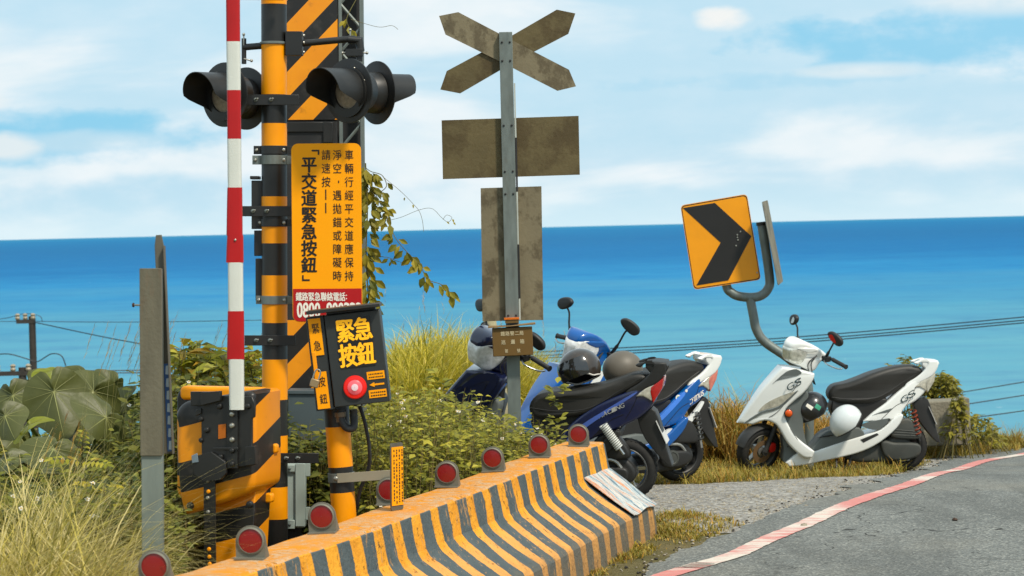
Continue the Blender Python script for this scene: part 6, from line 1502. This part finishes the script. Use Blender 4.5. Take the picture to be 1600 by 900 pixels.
# ============================================================ POLES AND WIRES BELOW THE ROAD
WOOD = mk('tarred_wood', S(58, 54, 50), .8, var=.2); WIRE = mk('wire_black', (.02, .025, .03), .5)
def upole(label, px, py, Y, arm_, r_=.09):
    p = Q(px, py, Y); g_ = gz(p.x, Y); e = thing('utility_pole', label, 'utility pole', Vector((p.x, Y, g_)), 'utility poles below the road'); H = p.z - g_
    a = B(); a.lathe([(r_ * 1.3, -.5), (r_, H)], (0, 0, 0), (0, 0, 1), 12, WOOD); a.build('pole', e)
    for (x0, x1, dz) in arm_:
        s_ = Y / FPX; a = B(); a.box(x0 * s_, x1 * s_, -.1, -.02, H - dz * s_ - .05, H - dz * s_ + .05, WOOD); c_ = a.build('crossarm', e)
        for q in (x0 + 2, (x0 * .5 + x1 * .5), x1 - 2): a = B(); a.lathe([(.05, 0), (.07, .04), (.045, .08), (.07, .12), (.03, .16)], (q * s_, -.06, H - dz * s_ + .051), (0, 0, 1), 10, mk('insulator', S(150, 140, 120), .3)); a.build('insulator', c_)
upole('dark utility pole with short crossarm standing far below at the left', 50, 494, 66, ((-24, 4, 8),))
upole('lower utility pole with wide crossarm and loops of wire at the left edge', 35, 574, 58, ((-40, 12, 9),))
def wire(label, P, r_=.014):
    o0 = Q(*P[0]); a = B(Matrix.Identity(4)); a.tube(curve([Q(*p) - o0 for p in P], 10), r_, 6, WIRE); o = a.build('power_line'); o.location = o0; tag(o, label, 'power line', 'power lines crossing below the road')
wire('topmost of the three close wires that climb to the right over the sea', [(46, 502, 66), (300, 548, 64), (640, 556, 62), (980, 543, 60), (1290, 523, 58), (1700, 486, 56)])
wire('middle of the three close wires that climb to the right over the sea', [(30, 580, 58), (300, 577, 59), (640, 566, 60), (980, 548, 60), (1290, 528, 58), (1700, 491, 56)])
wire('lowest of the three close wires that climb to the right over the sea', [(36, 583, 58), (300, 581, 59), (640, 570, 60), (980, 552, 60), (1290, 532, 58), (1700, 495, 56)])
wire('single wire passing just above the bush over the concrete block', [(1200, 650, 50), (1400, 628, 50), (1520, 610, 50), (1700, 580, 50)], .011)
wire('wire dipping behind the right side of the low straggling bush', [(1200, 672, 48), (1400, 648, 48), (1520, 630, 48), (1700, 602, 48)], .011)
wire('lowest wire at the right edge, just above the grassy cliff top', [(1200, 690, 46), (1400, 672, 46), (1520, 653, 46), (1700, 628, 46)], .011)
wire('thin wire running level from the crossarm of the dark pole', [(-60, 503, 66), (46, 502, 66), (120, 503, 64), (240, 503, 62), (420, 500, 60)], .009)
wire('loop of slack wire over the lower utility pole', [(-20, 556, 58), (12, 553, 58), (40, 560, 58), (58, 565, 58), (80, 553, 58), (96, 556, 58), (103, 572, 58)], .014)
wire('thin wire looping over the crossarm of the dark pole', [(-30, 502, 66), (10, 497, 66), (40, 490, 66), (62, 494, 66), (66, 503, 66)], .009)
# --- stones and litter
STN = mk('stone_grey', S(150, 142, 126), .85, var=.25, bump=.006, bs=50); RUB = mk('rubble_pink', S(176, 122, 100), .85, var=.2, bump=.01, bs=30)
def stone(b, c, r_, mat):
    vs = []; n, m = 7, 4; sx, sy, sz = U(.7, 1.3), U(.7, 1.3), U(.4, .8)
    for i in range(m + 1):
        ph = -math.pi / 2 + math.pi * i / m
        for k in range(n): t_ = 2 * math.pi * k / n; q = U(.82, 1.12); vs.append((c[0] + r_ * sx * q * math.cos(ph) * math.cos(t_), c[1] + r_ * sy * q * math.cos(ph) * math.sin(t_), c[2] + r_ * sz * q * math.sin(ph)))
    b.add(vs, [(i * n + k, i * n + (k + 1) % n, (i + 1) * n + (k + 1) % n, (i + 1) * n + k) for i in range(m) for k in range(n)], mat)
a = B()
for _ in range(3200):
    px = U(930, 1500); py = U(742, 835); p = G(px, py)
    if in_sh(p.x, p.y): stone(a, (p.x, p.y, gz(p.x, p.y) + .004), U(.003, .011) * (2 if random.random() < .03 else 1), STN)
for i in range(0, len(jag), 1):
    for _ in range(2):
        p = jag[i]; x = p.x - abs(random.gauss(0, .10)); stone(a, (x, p.y + U(-.04, .04), gz(x, p.y) + .006), U(.003, .013), STN if random.random() < .6 else mk('tar_crumb', S(54, 50, 44), .9))
tag(a.build('loose_gravel', smooth=False), 'loose pebbles scattered over the gravel shoulder', 'gravel', kind='stuff')
def lone(name, label, cat_, px, py, r_, mat, Y=None):
    p = G(px, py) if Y is None else Q(px, py, Y); b = B(); stone(b, (0, 0, r_ * .3), r_, mat); o = b.build(name, smooth=False); o.location = (p.x, p.y, gz(p.x, p.y) + .012); tag(o, label, cat_)
lone('stone', 'small grey stone lying on the red and white edge line', 'stone', 1256, 826, .022, STN)
lone('stone', 'small dark brown stone lying alone on the open asphalt', 'stone', 1492, 817, .022, mk('stone_dark', S(70, 52, 40), .9))
p = Q(205, 868, 11.4); b = B(); stone(b, (0, 0, 0), .05, RUB); o = b.build('rubble', smooth=False); o.location = (p.x, p.y, p.z); o.scale = (1.3, 1, .8); tag(o, 'pinkish lump of rubble among the weeds below the feathered leaves', 'rubble')
p = Q(212, 888, 11.1); b = B(); stone(b, (0, 0, 0), .06, STN); o = b.build('rubble', smooth=False); o.location = (p.x, p.y, p.z); tag(o, 'pale grey lump of rubble beside the foot of the grey post', 'rubble')
